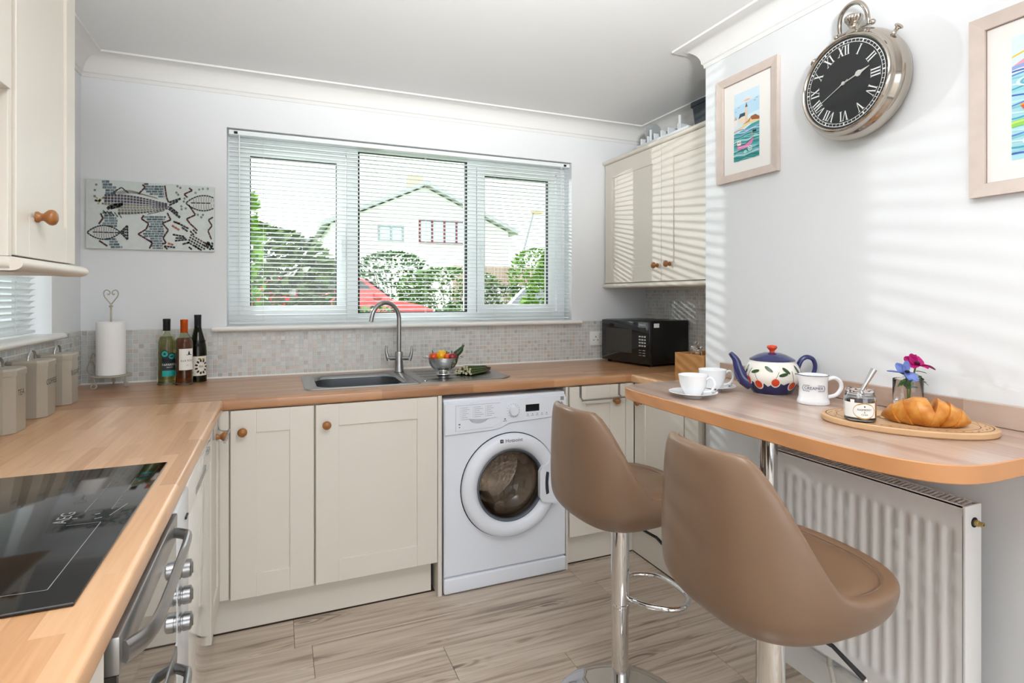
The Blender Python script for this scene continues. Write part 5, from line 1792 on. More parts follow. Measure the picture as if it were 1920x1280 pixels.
flower('magenta pink anemone leaning to the right in the glass', hp, 'petal_pink', [(IR * .9 + Z_ * .0 + IT * .2, Z_, .046, .017, -.012), (IR * .3 + IT * .8 + Z_ * .15, Z_, .030, .016, -.012), (-IR * .5 + Z_ * .8, IT, .036, .011, .004), (-IR * .9 + Z_ * .55, IT, .040, .013, .002), (IR * .4 + Z_ * .6 - IT * .3, IT, .032, .018, -.004), (-IR * .6 + IT * .6 + Z_ * .1, Z_, .030, .015, -.01)], v + Vector((.004, .004, .0125)))
hb = v - IR * .014 + IT * .012 + Vector((0, 0, .118))
flower('pale blue anemone leaning to the left in the glass', hb, 'petal_blue', [(-IR + Z_ * .12, Z_, .052, .012, .001), (-IR * .8 + Z_ * .75, IT, .040, .012, .002), (-IR * .05 + Z_ * 1., IT, .036, .010, .004), (IR * .5 + IT * .6 - Z_ * .5, IT, .032, .013, .004), (-IR * .3 + IT * .7 - Z_ * .55, IT, .026, .014, .003)], v + Vector((-.006, -.006, .0125)))
# ================================================================== ON THE WALLS
# ---- pocket-watch wall clock
CKY, CKZ = 1.190, 1.950
ck = thing('wall_clock', 'large pocket-watch shaped wall clock with black Roman dial', 'clock', (WR, CKY, CKZ))
CM = frame((WR - .001, CKY, CKZ), (0, -1, 0), (0, 0, 1), (-1, 0, 0))
build('case', MB().lathe([(.0001, 0), (.120, 0), (.148, .004), (.161, .016), (.1655, .034), (.163, .052), (.154, .068), (.146, .076), (.1465, .082), (.1445, .088), (.1395, .091), (.1355, .089), (.134, .083)], n=96, M=CM), 'nickel', ck, sm=50)
dial = build('dial', MB().lathe([(.0001, .0835), (.1355, .0835)], n=72, M=CM), mat('dial_black', '#141416', .4), ck, sm=0)
dial.data.flip_normals()
mat('dial_white', '#e9e9e6', .5)
tr = MB()
def annulus(mb, r0, r1, n_, a0=0, a1=2 * PI, k=72):
    st = [a0 + (a1 - a0) * i / k for i in range(k + 1)]
    mb.grid([[CM @ Vector((r * math.cos(q), r * math.sin(q), n_)) for q in st] for r in (r1, r0)])
annulus(tr, .1185, .1200, .0842); annulus(tr, .1270, .1290, .0842)
for q in range(60):
    a = 2 * PI * q / 60
    w_ = .035 if q % 5 == 0 else .012
    annulus(tr, .1195, .1275, .0842, a - w_ / 2, a + w_ / 2, 2)
build('minute_track', tr, 'dial_white', dial, sm=0)
def glyphs(word):
    """stroke outlines of Roman numerals, unit height, returns quads and width"""
    x = 0; q = []
    for ch in word:
        if ch == 'I':
            q += [[(x + .07, 0), (x + .21, 0), (x + .21, 1), (x + .07, 1)], [(x, 0), (x + .28, 0), (x + .28, .05), (x, .05)], [(x, .95), (x + .28, .95), (x + .28, 1), (x, 1)]]
            x += .33
        elif ch == 'V':
            q += [[(x + .30, 0), (x + .40, 0), (x + .20, 1), (x + .04, 1)], [(x + .33, 0), (x + .39, 0), (x + .66, 1), (x + .59, 1)], [(x - .03, .95), (x + .27, .95), (x + .27, 1), (x - .03, 1)], [(x + .50, .95), (x + .74, .95), (x + .74, 1), (x + .50, 1)]]
            x += .74
        else:
            q += [[(x + .48, 0), (x + .65, 0), (x + .20, 1), (x + .03, 1)], [(x + .03, 0), (x + .09, 0), (x + .64, 1), (x + .57, 1)], [(x - .03, .95), (x + .27, .95), (x + .27, 1), (x - .03, 1)], [(x + .46, .95), (x + .72, .95), (x + .72, 1), (x + .46, 1)], [(x - .04, 0), (x + .22, 0), (x + .22, .05), (x - .04, .05)], [(x + .42, 0), (x + .70, 0), (x + .70, .05), (x + .42, .05)]]
            x += .74
    return q, x - .05
for k, wd in enumerate(['XII', 'I', 'II', 'III', 'IV', 'V', 'VI', 'VII', 'VIII', 'IX', 'X', 'XI']):
    a = PI / 2 - 2 * PI * k / 12
    qs, wdt = glyphs(wd)
    mb = MB()
    hh = .030
    for qd in qs:
        mb.add([CM @ (Matrix.Rotation(a - PI / 2, 4, 'Z') @ Vector(((x - wdt / 2) * hh * .92, .084 + y_ * hh, .0842))) for x, y_ in qd], [(0, 1, 2, 3)])
    build('numeral', mb, 'dial_white', dial, sm=0)
def hand(name, ang, pts, n_):
    mb = MB()
    mb.prism(pts, n_, n_ + .0008, CM @ Matrix.Rotation(ang, 4, 'Z'))
    build(name, mb, mat('hand_silver', '#d5d3cd', .3, .6), dial, sm=0)
hand('hour_hand', math.radians(17), [(-.012, -.0014), (.038, -.0014), (.044, -.008), (.052, -.009), (.060, -.004), (.085, -.0006), (.085, .0006), (.060, .004), (.052, .009), (.044, .008), (.038, .0014), (-.012, .0014)], .0850)
hand('minute_hand', math.radians(207), [(-.016, -.0012), (.10, -.0006), (.10, .0006), (-.016, .0012)], .0862)
build('hub', MB().lathe([(.0055, .085), (.0055, .0885), (.0001, .089)], n=16, M=CM), 'hand_silver', dial)
build('crystal', MB().lathe([(.134, .0885), (.120, .0915), (.080, .0955), (.040, .0975), (.0001, .098)], n=64, M=CM), tinted_glass('clock_glass', (.97, .98, .98, 1), 1.3), ck, sm=60)
# pendant, crown, bow and push buttons
PM = CM @ Matrix.Translation((0, 0, .040))
def alongb(prof, a_deg, r0, name, n_=20, m='nickel'):
    R_ = PM @ Matrix.Rotation(math.radians(a_deg - 90), 4, 'Z') @ Matrix.Translation((0, r0, 0)) @ Matrix.Rotation(-PI / 2, 4, 'X')
    return build(name, MB().lathe(prof, n=n_, M=R_), m, ck, sm=50)
alongb([(.024, -.006), (.020, .006), (.012, .014), (.012, .020), (.016, .024), (.0001, .025)], 90, .162, 'pendant')
fl_ = MB()
R_ = PM @ Matrix.Translation((0, .187, 0)) @ Matrix.Rotation(-PI / 2, 4, 'X')
rows = []
for r, z in ((.014, 0), (.017, .003), (.019, .008), (.024, .014), (.025, .018), (.025, .024), (.022, .027), (.001, .028)):
    rows.append([R_ @ Vector(((r + (.0012 if k % 2 else 0) * (r > .018)) * math.cos(2 * PI * k / 48), (r + (.0012 if k % 2 else 0) * (r > .018)) * math.sin(2 * PI * k / 48), z)) for k in range(48)])
build('crown', MB().grid(rows, closed_u=True), 'nickel', ck, sm=30)
bowp = [(-.046, .178, 0), (-.043, .205, .006), (-.030, .232, .012), (0, .246, .016), (.030, .238, .016), (.046, .212, .010), (.048, .186, .004), (.046, .172, 0)]
build('bow', MB().tube([PM @ p for p in bez(bowp, 5)], .0068, 10), 'nickel', ck, sm=60)
build('bow_bar', MB().tube([PM @ Vector((-.056, .172, 0)), PM @ Vector((.058, .170, 0))], .004, 8).sphere(tuple(PM @ Vector((-.058, .172, 0))), .0085, 6).sphere(tuple(PM @ Vector((.060, .170, 0))), .0085, 6), 'nickel', ck, sm=60)
for ad in (42, 138):
    alongb([(.012, -.006), (.007, .004), (.005, .012), (.006, .018), (.012, .022), (.0125, .026), (.008, .029), (.0001, .030)], ad, .160, 'push_button')

# ---- framed prints
mat('limed_wood', '#cfc0b7', .6, noise=(22, .12)); mat('mount_card', '#eceae6', .85); mat('slip_line', '#8a706a', .7)
def art(mb, w_, h_, M, shapes):
    for i, (colr, poly) in enumerate(shapes):
        mb.cc = lin(colr)
        mb.add([M @ Vector((x * w_, y_ * h_, .0002 + .00006 * i)) for x, y_ in poly], [tuple(range(len(poly)))])
def circ(cx_, cy_, rx, ry, n_=14): return [(cx_ + rx * math.cos(2 * PI * k / n_), cy_ + ry * math.sin(2 * PI * k / n_)) for k in range(n_)]
def wave(y0, th, amp, fr_, ph, x0=0, x1=1, n_=20):
    t_ = [(x0 + (x1 - x0) * k / n_) for k in range(n_ + 1)]
    f_ = lambda x: amp * math.sin(fr_ * x + ph)
    return [(x, y0 + f_(x)) for x in t_] + [(x, y0 + th + f_(x)) for x in t_[::-1]]
def picture(label, yl, w_, z0, h_, bw, a0, a1, b0, b1, shapes):
    t = thing('framed_print', label, 'picture', (WR, yl - w_ / 2, z0), group='framed prints of boats')
    M = frame((WR - .0008, yl, z0), (0, -1, 0), (0, 0, 1), (-1, 0, 0))
    fr_ = MB()
    for k, (p, q, r_, s_) in enumerate((((0, 0), (w_, 0), (w_ - bw, bw), (bw, bw)), ((w_, 0), (w_, h_), (w_ - bw, h_ - bw), (w_ - bw, bw)), ((w_, h_), (0, h_), (bw, h_ - bw), (w_ - bw, h_ - bw)), ((0, h_), (0, 0), (bw, bw), (bw, h_ - bw)))):
        v_ = [(p[0], p[1], 0), (q[0], q[1], 0), (q[0], q[1], .018), (p[0], p[1], .018), (r_[0], r_[1], .013), (s_[0], s_[1], .013), (r_[0], r_[1], .004), (s_[0], s_[1], .004)]
        b_ = MB().add(v_, [(0, 1, 2, 3), (3, 2, 4, 5), (5, 4, 6, 7)], M)
        build('moulding', b_, 'limed_wood', t, sm=0, fixn=False)
    build('slip', MB().grid([[M @ Vector(p) for p in ((bw, bw, .0052), (w_ - bw, bw, .0052), (w_ - bw, h_ - bw, .0052), (bw, h_ - bw, .0052))], [M @ Vector(p) for p in ((bw + .0018, bw + .0018, .0052), (w_ - bw - .0018, bw + .0018, .0052), (w_ - bw - .0018, h_ - bw - .0018, .0052), (bw + .0018, h_ - bw - .0018, .0052))]], closed_u=True), 'slip_line', t, sm=0)
    build('mount', MB().box((bw - .003, bw - .003, .001), (w_ - bw + .003, h_ - bw + .003, .005), M), 'mount_card', t, sm=0)
    mb = MB()
    art(mb, a1 - a0, b1 - b0, M @ Matrix.Translation((a0, b0, .0050)), shapes)
    build('print', mb, 'print', t, sm=0)
    return t
sea = []
cols = ['#2f8f8c', '#4fb0b0', '#8fd0d4', '#1f7d78', '#6fc0c4', '#bfe4ea', '#2a8a80']
S1 = [('#cfe6f2', [(0, 0), (1, 0), (1, 1), (0, 1)]), ('#b9dbee', [(0, .62), (1, .66), (1, .86), (0, .80)]), ('#e6dfe0', circ(.52, .87, .17, .035)), ('#d9b9b4', circ(.52, .862, .13, .012)),
      ('#e3cfa0', [(0, .46), (.3, .50), (.6, .56), (.75, .60), (1, .56), (1, .50), (.6, .50), (.2, .44), (0, .42)]), ('#c98a4c', [(.35, .52), (.55, .56), (.7, .60), (.62, .53)]), ('#9a5a34', [(.7, .55), (1, .52), (1, .56), (.85, .61), (.66, .60)]),
      ('#ead9c4', [(.20, .54), (.45, .54), (.45, .61), (.32, .66), (.20, .62)]), ('#39505c', [(.18, .62), (.24, .69), (.44, .69), (.56, .63), (.44, .64), (.30, .64)]), ('#e2cdb4', [(.44, .55), (.55, .55), (.545, .76), (.455, .76)]), ('#59606a', [(.45, .76), (.55, .76), (.50, .83)]), ('#f0e4dc', [(.02, .50), (.13, .52), (.13, .62), (.07, .66), (.02, .62)]), ('#d7a58c', [(.02, .62), (.13, .62), (.07, .68)])]
S1.append(('#3f9fa2', [(0, 0), (1, 0), (1, .50), (.7, .49), (.4, .44), (0, .41)]))
for k in range(15):
    y_ = .435 - k * .030
    S1.append((cols[k % 7] if k > 2 else ['#8fa0c8', '#bcd6ea', '#7f9bc4'][k], wave(y_, .014, .012, 8 + (k % 3), k * 1.1)))
    S1.append((['#d6eff0', '#1d7470', '#a8dbe0'][k % 3], wave(y_ - .010, .0045, .012, 8 + (k % 3), k * 1.1)))
S1 += [('#d77fae', [(.13, .22), (.45, .21), (.80, .28), (.74, .21), (.60, .17), (.20, .155)]), ('#3d4a6a', [(.12, .222), (.45, .212), (.82, .285), (.82, .293), (.45, .222), (.12, .232)]), ('#e9b9d2', [(.20, .19), (.6, .18), (.6, .19), (.2, .20)]), ('#f2ece2', [(.15, .23), (.30, .225), (.30, .29), (.15, .295)]), ('#3b3b4a', [(.18, .255), (.21, .254), (.21, .28), (.18, .281)]), ('#3b3b4a', [(.24, .252), (.27, .251), (.27, .278), (.24, .279)]), ('#c8a05a', [(.73, .28), (.76, .28), (.76, .37), (.73, .37)]), ('#1f2430', [(.76, .36), (.90, .355), (.90, .385), (.76, .39)]), ('#e8f4f2', circ(.66, .145, .085, .035)), ('#2f9a90', circ(.66, .145, .062, .025)), ('#cfeae8', circ(.66, .145, .035, .014)), ('#a8d8d4', circ(.48, .11, .07, .025))]
for x, y_ in ((.10, .73), (.22, .78), (.85, .80), (.93, .83)):
    S1.append(('#5f6f7c', [(x - .05, y_ + .012), (x, y_), (x + .05, y_ + .02), (x, y_ + .008)]))
picture('framed print of a church on a shore above a pink boat, left of the clock', 1.802, .303, 1.755, .419, .030, .085, .212, .076, .342, S1)
S2 = [('#d6ebf0', [(0, 0), (1, 0), (1, 1), (0, 1)]), ('#e79fb4', [(0, .76), (.3, .86), (.6, .82), (1, .88), (1, .74), (.4, .72), (0, .74)]), ('#e6c84e', [(0, .83), (.35, .89), (.7, .85), (1, .90), (1, .915), (.7, .87), (.35, .905), (0, .845)]), ('#8fa6d8', wave(.73, .03, .01, 9, 0)), ('#4f62b0', wave(.70, .014, .012, 8, 1))]
S2.append(('#a6d8e2', [(0, 0), (1, 0), (1, .70), (0, .70)]))
c2_ = ['#5f86c8', '#7fc8d4', '#d2eef2', '#4aa4c0', '#8fd4dc', '#3f62b8', '#bfe6ec']
for k in range(20):
    S2.append((c2_[k % 7], wave(.68 - k * .034, .013, .012, 7 + k % 4, k * 1.7)))
S2 += [('#8fcf5a', wave(.255, .05, .015, 6, .5)), ('#c8e66a', wave(.285, .015, .015, 6, .5))]
for x, y_ in ((.18, .62), (.5, .60), (.82, .64), (.3, .53), (.7, .52), (.25, .14), (.6, .12)):
    S2 += [('#dff3f4', circ(x, y_, .13, .04)), ('#69b8cc', circ(x, y_, .09, .028)), ('#e8f6f6', circ(x, y_, .05, .016))]
for x, y_, sc2 in ((.30, .40, 1), (.42, .15, 1.3)):
    S2 += [('#d8572c', [(x - .20 * sc2, y_ + .03), (x + .22 * sc2, y_ + .02), (x + .16 * sc2, y_ - .03 * sc2), (x - .14 * sc2, y_ - .03 * sc2)]), ('#e9a63e', [(x - .20 * sc2, y_ + .03), (x + .22 * sc2, y_ + .02), (x + .22 * sc2, y_ + .035), (x - .2 * sc2, y_ + .045)]), ('#f4ead6', [(x - .10 * sc2, y_ + .04), (x + .1 * sc2, y_ + .04), (x + .1 * sc2, y_ + .085), (x - .1 * sc2, y_ + .085)])]
    for q in range(4):
        S2.append(('#22242c', [(x - .13 + q * .09, y_ + .095), (x - .10 + q * .09, y_ + .095), (x - .10 + q * .09, y_ + .12), (x - .13 + q * .09, y_ + .12)]))
picture('framed print of small boats on a colourful sea at the right edge', .890, .360, 1.555, .458, .033, .087, .273, .081, .384, S2)

# ---- mosaic fish panel above the worktop
mp_ = thing('mosaic_panel', 'mosaic panel of fish and a lobster on the back wall', 'artwork', (.27, B - .01, 1.51))
PX0, PX1, PZ0, PZ1 = .022, .524, 1.511, 1.817
build('backing', MB().bbox((PX0, B - .016, PZ0), (PX1, B - .0005, PZ1), .001, 1), mat('mosaic_white', '#d3d9d6', .35, noise=(55, .10), bump=(140, .5, .002)), mp_)
tl = MB()
def pxy(x, y_):
    """drawing coordinates on the panel, 1785 wide"""
    s_ = (x - 75) / 1785
    t_ = (y_ - (80 + 105 * s_)) / (950 - 55 * s_)
    return PX0 + s_ * (PX1 - PX0), PZ1 - t_ * (PZ1 - PZ0)
def inb(p): return PX0 + .0008 < p[0] < PX1 - .0008 and PZ0 + .0008 < p[1] < PZ1 - .0008
def tile(poly, colr, jit=.10):
    pts = [pxy(*p) for p in poly]
    if not all(inb(p) for p in pts): return
    k = random.uniform(1 - jit, 1 + jit)
    c_ = lin(colr)
    tl.cc = (c_[0] * k, c_[1] * k, c_[2] * k, 1)
    n_ = len(pts)
    v_ = [(x, B - .0155, z) for x, z in pts] + [(x, B - .0178, z) for x, z in pts]
    # clockwise or not: both faces are closed prisms
    tl.add(v_, [tuple(range(n_, 2 * n_))] + [(i, (i + 1) % n_, n_ + (i + 1) % n_, n_ + i) for i in range(n_)])
def quad(x, y_, w_, h_, colr, rot=0):
    c_, s_ = math.cos(rot), math.sin(rot)
    tile([(x + a * c_ - b * s_, y_ + a * s_ + b * c_) for a, b in ((-w_ / 2, -h_ / 2), (w_ / 2, -h_ / 2), (w_ / 2, h_ / 2), (-w_ / 2, h_ / 2))], colr)
def line(p, colr, w_, seg=60, gap=6):
    for (x0, y0), (x1, y1) in zip(p[:-1], p[1:]):
        L = math.hypot(x1 - x0, y1 - y0); n_ = max(1, round(L / seg))
        for k in range(n_):
            q = (k + .5) / n_
            quad(x0 + (x1 - x0) * q, y0 + (y1 - y0) * q, L / n_ - gap, w_, colr, math.atan2(y1 - y0, x1 - x0))
BR = ['#5f7079', '#6d7c84', '#56666f', '#7b8a8f', '#4f5c68']
def bricks(pts, rh=32):
    """columns of brick tiles between two polylines given as (y, x0, x1)"""
    y_ = pts[0][0]; r_ = 0
    while y_ < pts[-1][0]:
        for (ya, a0, a1), (yb, b0, b1) in zip(pts[:-1], pts[1:]):
            if ya <= y_ <= yb:
                q = (y_ - ya) / (yb - ya)
                x0, x1 = a0 + (b0 - a0) * q, a1 + (b1 - a1) * q
        x = x0 + (20 if r_ % 2 else 0)
        while x < x1 - 12:
            w_ = min(random.uniform(45, 85), x1 - x)
            quad(x + w_ / 2, y_, w_ - 8, rh - 9, random.choice(BR))
            x += w_
        y_ += rh; r_ += 1
bricks([(118, 285, 470), (160, 275, 430), (215, 300, 500), (285, 330, 470)], 40)
bricks([(545, 290, 420), (640, 300, 500), (700, 290, 490), (750, 400, 490)], 36)
bricks([(905, 330, 480), (960, 380, 510), (1030, 380, 580)], 36)
bricks([(148, 850, 1120), (260, 860, 1130), (330, 1060, 1140)], 34)
bricks([(600, 840, 1160), (700, 920, 1110), (780, 900, 1130), (840, 800, 1140), (900, 920, 1110), (1050, 950, 1120)], 33)
DK, RD_, GR = '#23262a', '#4c2226', '#343a3c'
for p in ([(785, 122), (870, 190), (775, 285)], [(1140, 165), (1165, 330), (1195, 400)], [(1435, 165), (1535, 232), (1415, 285), (1465, 330)], [(1480, 430), (1580, 570), (1450, 625), (1500, 690), (1560, 740), (1610, 790)], [(1840, 600), (1770, 640), (1825, 720), (1765, 790), (1815, 910)], [(270, 550), (300, 620), (245, 700)], [(250, 925), (360, 1000), (290, 1025)], [(850, 575), (815, 625), (915, 690), (880, 770), (770, 835), (930, 930), (965, 960), (925, 1035)], [(1175, 540), (1225, 640), (1105, 685), (1190, 780), (1115, 890), (1160, 960), (1100, 970)], [(1130, 1000), (1180, 1045)]):
    line(p, RD_, 22, 70, 4)
# the big fish: rows of scales along a curved back
def ytop(x): return 300 + 36 * math.sin((x - 320) / 870 * PI * .5) ** 2 * 3.2 * ((x - 320) / 870)
def ybot(x): return 545 - 70 * ((x - 320) / 870) ** 2 * (1 if x > 320 else 0) + 20 * math.sin((x - 320) / 870 * PI)
for r_ in range(7):
    x = 320 + (40 if r_ > 3 else 0) + (140 if r_ > 4 else 0)
    while x < 1180:
        q = r_ / 6.3
        a = ytop(x); b = ybot(x)
        y_ = a + (b - a) * q
        hgt = (b - a) / 6.3 - 8
        cl_ = ['#4f4d57', '#54464e', '#4a4560', '#857f76', '#948c80', '#8d877c', '#585a58'][r_] if x < 950 or r_ not in (3, 4) else '#5a5460'
        quad(x + 18, y_ + 6, 34, max(16, hgt), cl_, .10)
        x += 43
line([(1200, 400), (1370, 345)], DK, 30, 45); line([(1200, 440), (1330, 380)], DK, 24, 45); line([(1195, 480), (1360, 610)], DK, 34, 45); line([(1215, 460), (1330, 550)], DK, 24, 45)
for k in range(13):
    x = 470 + k * 24
    line([(x, 260 - 30 * math.sin(k / 4)), (x + 60, 290 - 18 * math.sin(k / 4) + k)], '#7d726c', 8, 90, 2)
line([(430, 270), (545, 195), (640, 270)], DK, 14, 50)
for k in range(10):
    line([(800 + k * 24, 275 + k * 6), (850 + k * 22, 300 + k * 6)], '#8a7f78', 8, 90, 2)
for k in range(9):
    line([(900 + k * 26, 570 - k * 6), (930 + k * 26, 545 - k * 5)], '#6a6a68', 8, 90, 2)
for k in range(14):
    quad(200 + random.uniform(0, 170), 360 + random.uniform(-30, 60), 26, 20, random.choice(['#b9ad82', '#8d8463', '#c9bf9a', '#6a6247']), random.uniform(0, 1))
quad(212, 378, 36, 26, '#17181a', .3)
line([(355, 495), (430, 440), (570, 425)], DK, 40, 60); line([(400, 490), (540, 450)], DK, 24, 60)
for k in range(5):
    line([(300 + k * 50, 510 + k * 8), (350 + k * 50, 560 + k * 14)], '#5b625f', 16, 50)
# outlined small fish
def small_fish(x0, x1, yc, h_, tail):
    n_ = 14
    up = [(x0 + (x1 - x0) * k / n_, yc - h_ * math.sin(PI * k / n_) ** .8) for k in range(n_ + 1)]
    dn_ = [(x, 2 * yc - y_) for x, y_ in up]
    line(up, GR, 18, 60, 6); line(dn_, GR, 18, 60, 6); line([(x0 + 70, yc - 4), (x1 - 10, yc + 4)], GR, 16, 70, 8)
    for k in range(3, 13):
        xx = x0 + (x1 - x0) * k / 14
        hh_ = h_ * math.sin(PI * k / 14) ** .8 - 16
        for s_ in (-1, 1):
            line([(xx, yc + s_ * 14), (xx + 4, yc + s_ * hh_)], '#a08a88', 8, 300, 0)
    if tail:
        line([(x1, yc), (x1 + 95, yc - 95), (x1 + 100, yc + 100), (x1, yc)], DK, 22, 42)
        for k in range(3):
            line([(x1 + 25, yc), (x1 + 85, yc - 50 + 50 * k)], DK, 18, 40)
small_fish(95, 530, 812, 95, True)
small_fish(1440, 1960, 408, 105, False)
# lobster
for k in range(9):
    for j in range(4):
        x = 1520 + k * 36 - j * 14; y_ = 850 + k * 20 + j * 34
        quad(x, y_, 30, 24, random.choice(['#1f2426', '#2b2f31', '#3a3128', '#24302f']) if j else '#5b4630', .5)
for p in ([(1480, 760), (1360, 700), (1260, 660)], [(1470, 800), (1380, 740)], [(1420, 870), (1250, 840)], [(1440, 890), (1290, 890)], [(1460, 910), (1280, 928)], [(1500, 950), (1390, 975)], [(1290, 1020), (1130, 1000)], [(1480, 1010), (1530, 1050)], [(1560, 990), (1650, 1050)], [(1600, 830), (1540, 770)], [(1500, 790), (1560, 850)]):
    line(p, DK, 24, 46, 6)
for p in ([(1290, 670), (1360, 690)], [(1240, 715), (1350, 780)], [(1180, 960), (1265, 985)]):
    line(p, '#a8614c', 26, 40, 6)
for k in range(26):
    quad(1700 + random.uniform(0, 150), 940 + random.uniform(0, 120), 26, 20, random.choice(['#24302f', '#3b4a4a', '#1f2426']), random.uniform(0, 1.5))
for x, y_ in ((213, 160), (195, 235), (195, 318), (1265, 165), (1320, 175), (1362, 197), (1305, 262), (1332, 292), (1410, 385), (1422, 345), (1375, 452), (1378, 492), (1440, 480), (1615, 568), (1690, 570), (1665, 602), (1635, 220), (1688, 210), (1762, 208), (1580, 265)):
    tile([(x + 17 * math.cos(PI / 3 * q), y_ + 17 * math.sin(PI / 3 * q)) for q in range(6)], '#7c8683')
tl.cc = None
t_ = build('tesserae', tl, 'mosaic_art', mp_, sm=0, fixn=True)
t_['kind'] = 'stuff'

# ================================================================== THE GARDEN AND STREET OUTSIDE
mat('grass', '#6f9140', .9, noise=(6, .3)); mat('paving', '#b5aea4', .9, noise=(9, .1))
gr = build('ground', MB().box((-40, 3.26, -.32), (60, 70, -.22)), 'grass', sm=0)
gr['kind'] = 'structure'; gr['label'] = 'grass ground outside the window'
g2 = build('ground_slope', MB().add([(-40, 6.2, -.25), (60, 6.2, -.25), (60, 9.5, .25), (-40, 9.5, .25), (-40, 70, .6), (60, 70, .6)], [(0, 1, 2, 3), (3, 2, 5, 4)]), 'grass', sm=0)
g2['kind'] = 'structure'; g2['label'] = 'bank rising to the street'
g3 = build('terrace', MB().box((-8, -12, -.2), (10, REAR - .21, -.03)), 'paving', sm=0)
g3['kind'] = 'structure'; g3['label'] = 'paved terrace behind the room'
sw = build('added_shade_wall', MB().box((-1.75, -4, -.3), (-1.55, 3.6, 2.25)), mat('shade_wall_render', '#c9c9c6', .9, noise=(3, .06)), sm=0)  # unseen wall, added to cut the sky light reaching the left window
sw['kind'] = 'structure'; sw['label'] = 'unseen rendered wall added to dim the left window'
g4 = build('side_passage', MB().box((-8, -12, -.32), (-.25, 3.26, -.2)), 'paving', sm=0)
g4['kind'] = 'structure'; g4['label'] = 'paved side passage'
mat('leaf_a', '#4f7722', .55, noise=(3, .35)); mat('leaf_b', '#38601c', .55, noise=(3, .35)); mat('leaf_c', '#5c7040', .6, noise=(3, .3)); mat('leaf_d', '#6c9724', .5, noise=(3, .3)); mat('twig', '#5a4a38', .8); mat('blossom', '#f0e6ea', .7)
def shrub(name, label, cat, c, rx, ry, h, m, n_, leaf=.05, cone=False, seed=1, flowers=0, group=None):
    """leaf cards scattered through the crown, twigs below"""
    t = thing(name, label, cat, (c[0], c[1], c[2]), group=group)
    rg = random.Random(seed)
    mb, fb = MB(), MB()
    for i in range(n_ + flowers):
        a = rg.uniform(0, 2 * PI); zz = rg.random() ** .8
        if cone: k = (1 - zz) * .95 + .05
        else: k = (1 - (2 * zz - 1) ** 4) ** .5
        rr = rg.uniform(.72, 1.03) * k
        p = Vector((c[0] + rx * rr * math.cos(a), c[1] + ry * rr * math.sin(a), c[2] + .02 + h * zz))
        d = Vector((math.cos(a) + rg.uniform(-.8, .8), math.sin(a) + rg.uniform(-.8, .8), rg.uniform(-.3, 1))).normalized()
        s_ = d.cross(Vector((rg.uniform(-1, 1), rg.uniform(-1, 1), 1))).normalized()
        L = leaf * rg.uniform(.6, 1.3); W = L * .33
        (mb if i < n_ else fb).add([p - d * L / 2, p - d * L * .1 + s_ * W, p + d * L / 2, p - d * L * .1 - s_ * W], [(0, 1, 2, 3)])
    build('foliage', mb, m, t, sm=0)
    if flowers: build('blossoms', fb, 'blossom', t, sm=0)
    tw = MB()
    for i in range(7):
        a = 2 * PI * i / 7
        tw.tube([(c[0] + .1 * rx * math.cos(a), c[1] + .1 * ry * math.sin(a), c[2]), (c[0] + .5 * rx * math.cos(a), c[1] + .5 * ry * math.sin(a), c[2] + h * (.5 if cone else .75))], .012, 5)
    build('stems', tw, 'twig', t)
    return t
HG = 'low hedge plants in front of the window'
x = -1.0; k = 0
for lab_ in ('first', 'second', 'third', 'fourth', 'fifth', 'sixth'):
    shrub('hedge_shrub', 'low green hedge shrub outside, %s from the left along the window' % lab_, 'shrub', (x, 5.2 + .12 * (k % 2), -.22), .50, .42, 1.40 + .05 * math.sin(k * 2.1), 'leaf_a' if k % 2 else 'leaf_b', 1500, .075, seed=10 + k, group=HG)
    x += .88; k += 1
shrub('tall_shrub', 'tall yellow-green shrub at the left edge of the window view', 'shrub', (.47, 4.72, -.22), .24, .24, 2.45, 'leaf_d', 1600, .075, seed=31)
shrub('conifer', 'bright green cone-shaped conifer in the right window pane', 'tree', (3.66, 5.75, -.22), 1.05, .55, 2.02, 'leaf_d', 3800, .07, cone=True, seed=33)
for k, (cx_, cy_, cz_, rx, ry, h, m_, n__, fl2, lb) in enumerate((
        (-.05, 8.3, .05, 1.65, .7, 2.25, 'leaf_c', 4200, 260, 'broad grey-green hedge across the left window pane'),
        (1.4, 14.2, .27, 1.3, .8, 1.95, 'leaf_c', 1800, 150, 'grey-green shrub between the hedge and the red car'),
        (3.9, 16.5, .28, 1.2, .9, 2.3, 'leaf_b', 1500, 60, 'dark green bush below the pale house window'),
        (5.0, 14.2, .27, 1.4, .8, 1.75, 'leaf_a', 1700, 350, 'flowering green bush in the middle of the bank'),
        (5.6, 11.7, .26, 1.1, .7, 1.25, 'leaf_b', 1300, 500, 'low bush with white blossom beside the white car'),
        (3.55, 8.4, .06, .8, .5, 1.05, 'leaf_d', 1100, 350, 'low bright bush behind the red car bonnet'),
        (8.3, 16.0, .28, .9, .8, 2.5, 'leaf_d', 1400, 0, 'round light green tree in front of the fence'))):
    shrub('bush', lb, 'bush', (cx_, cy_, cz_), rx, ry, h, m_, int(n__ * 1.3), .14, seed=50 + k, flowers=fl2)

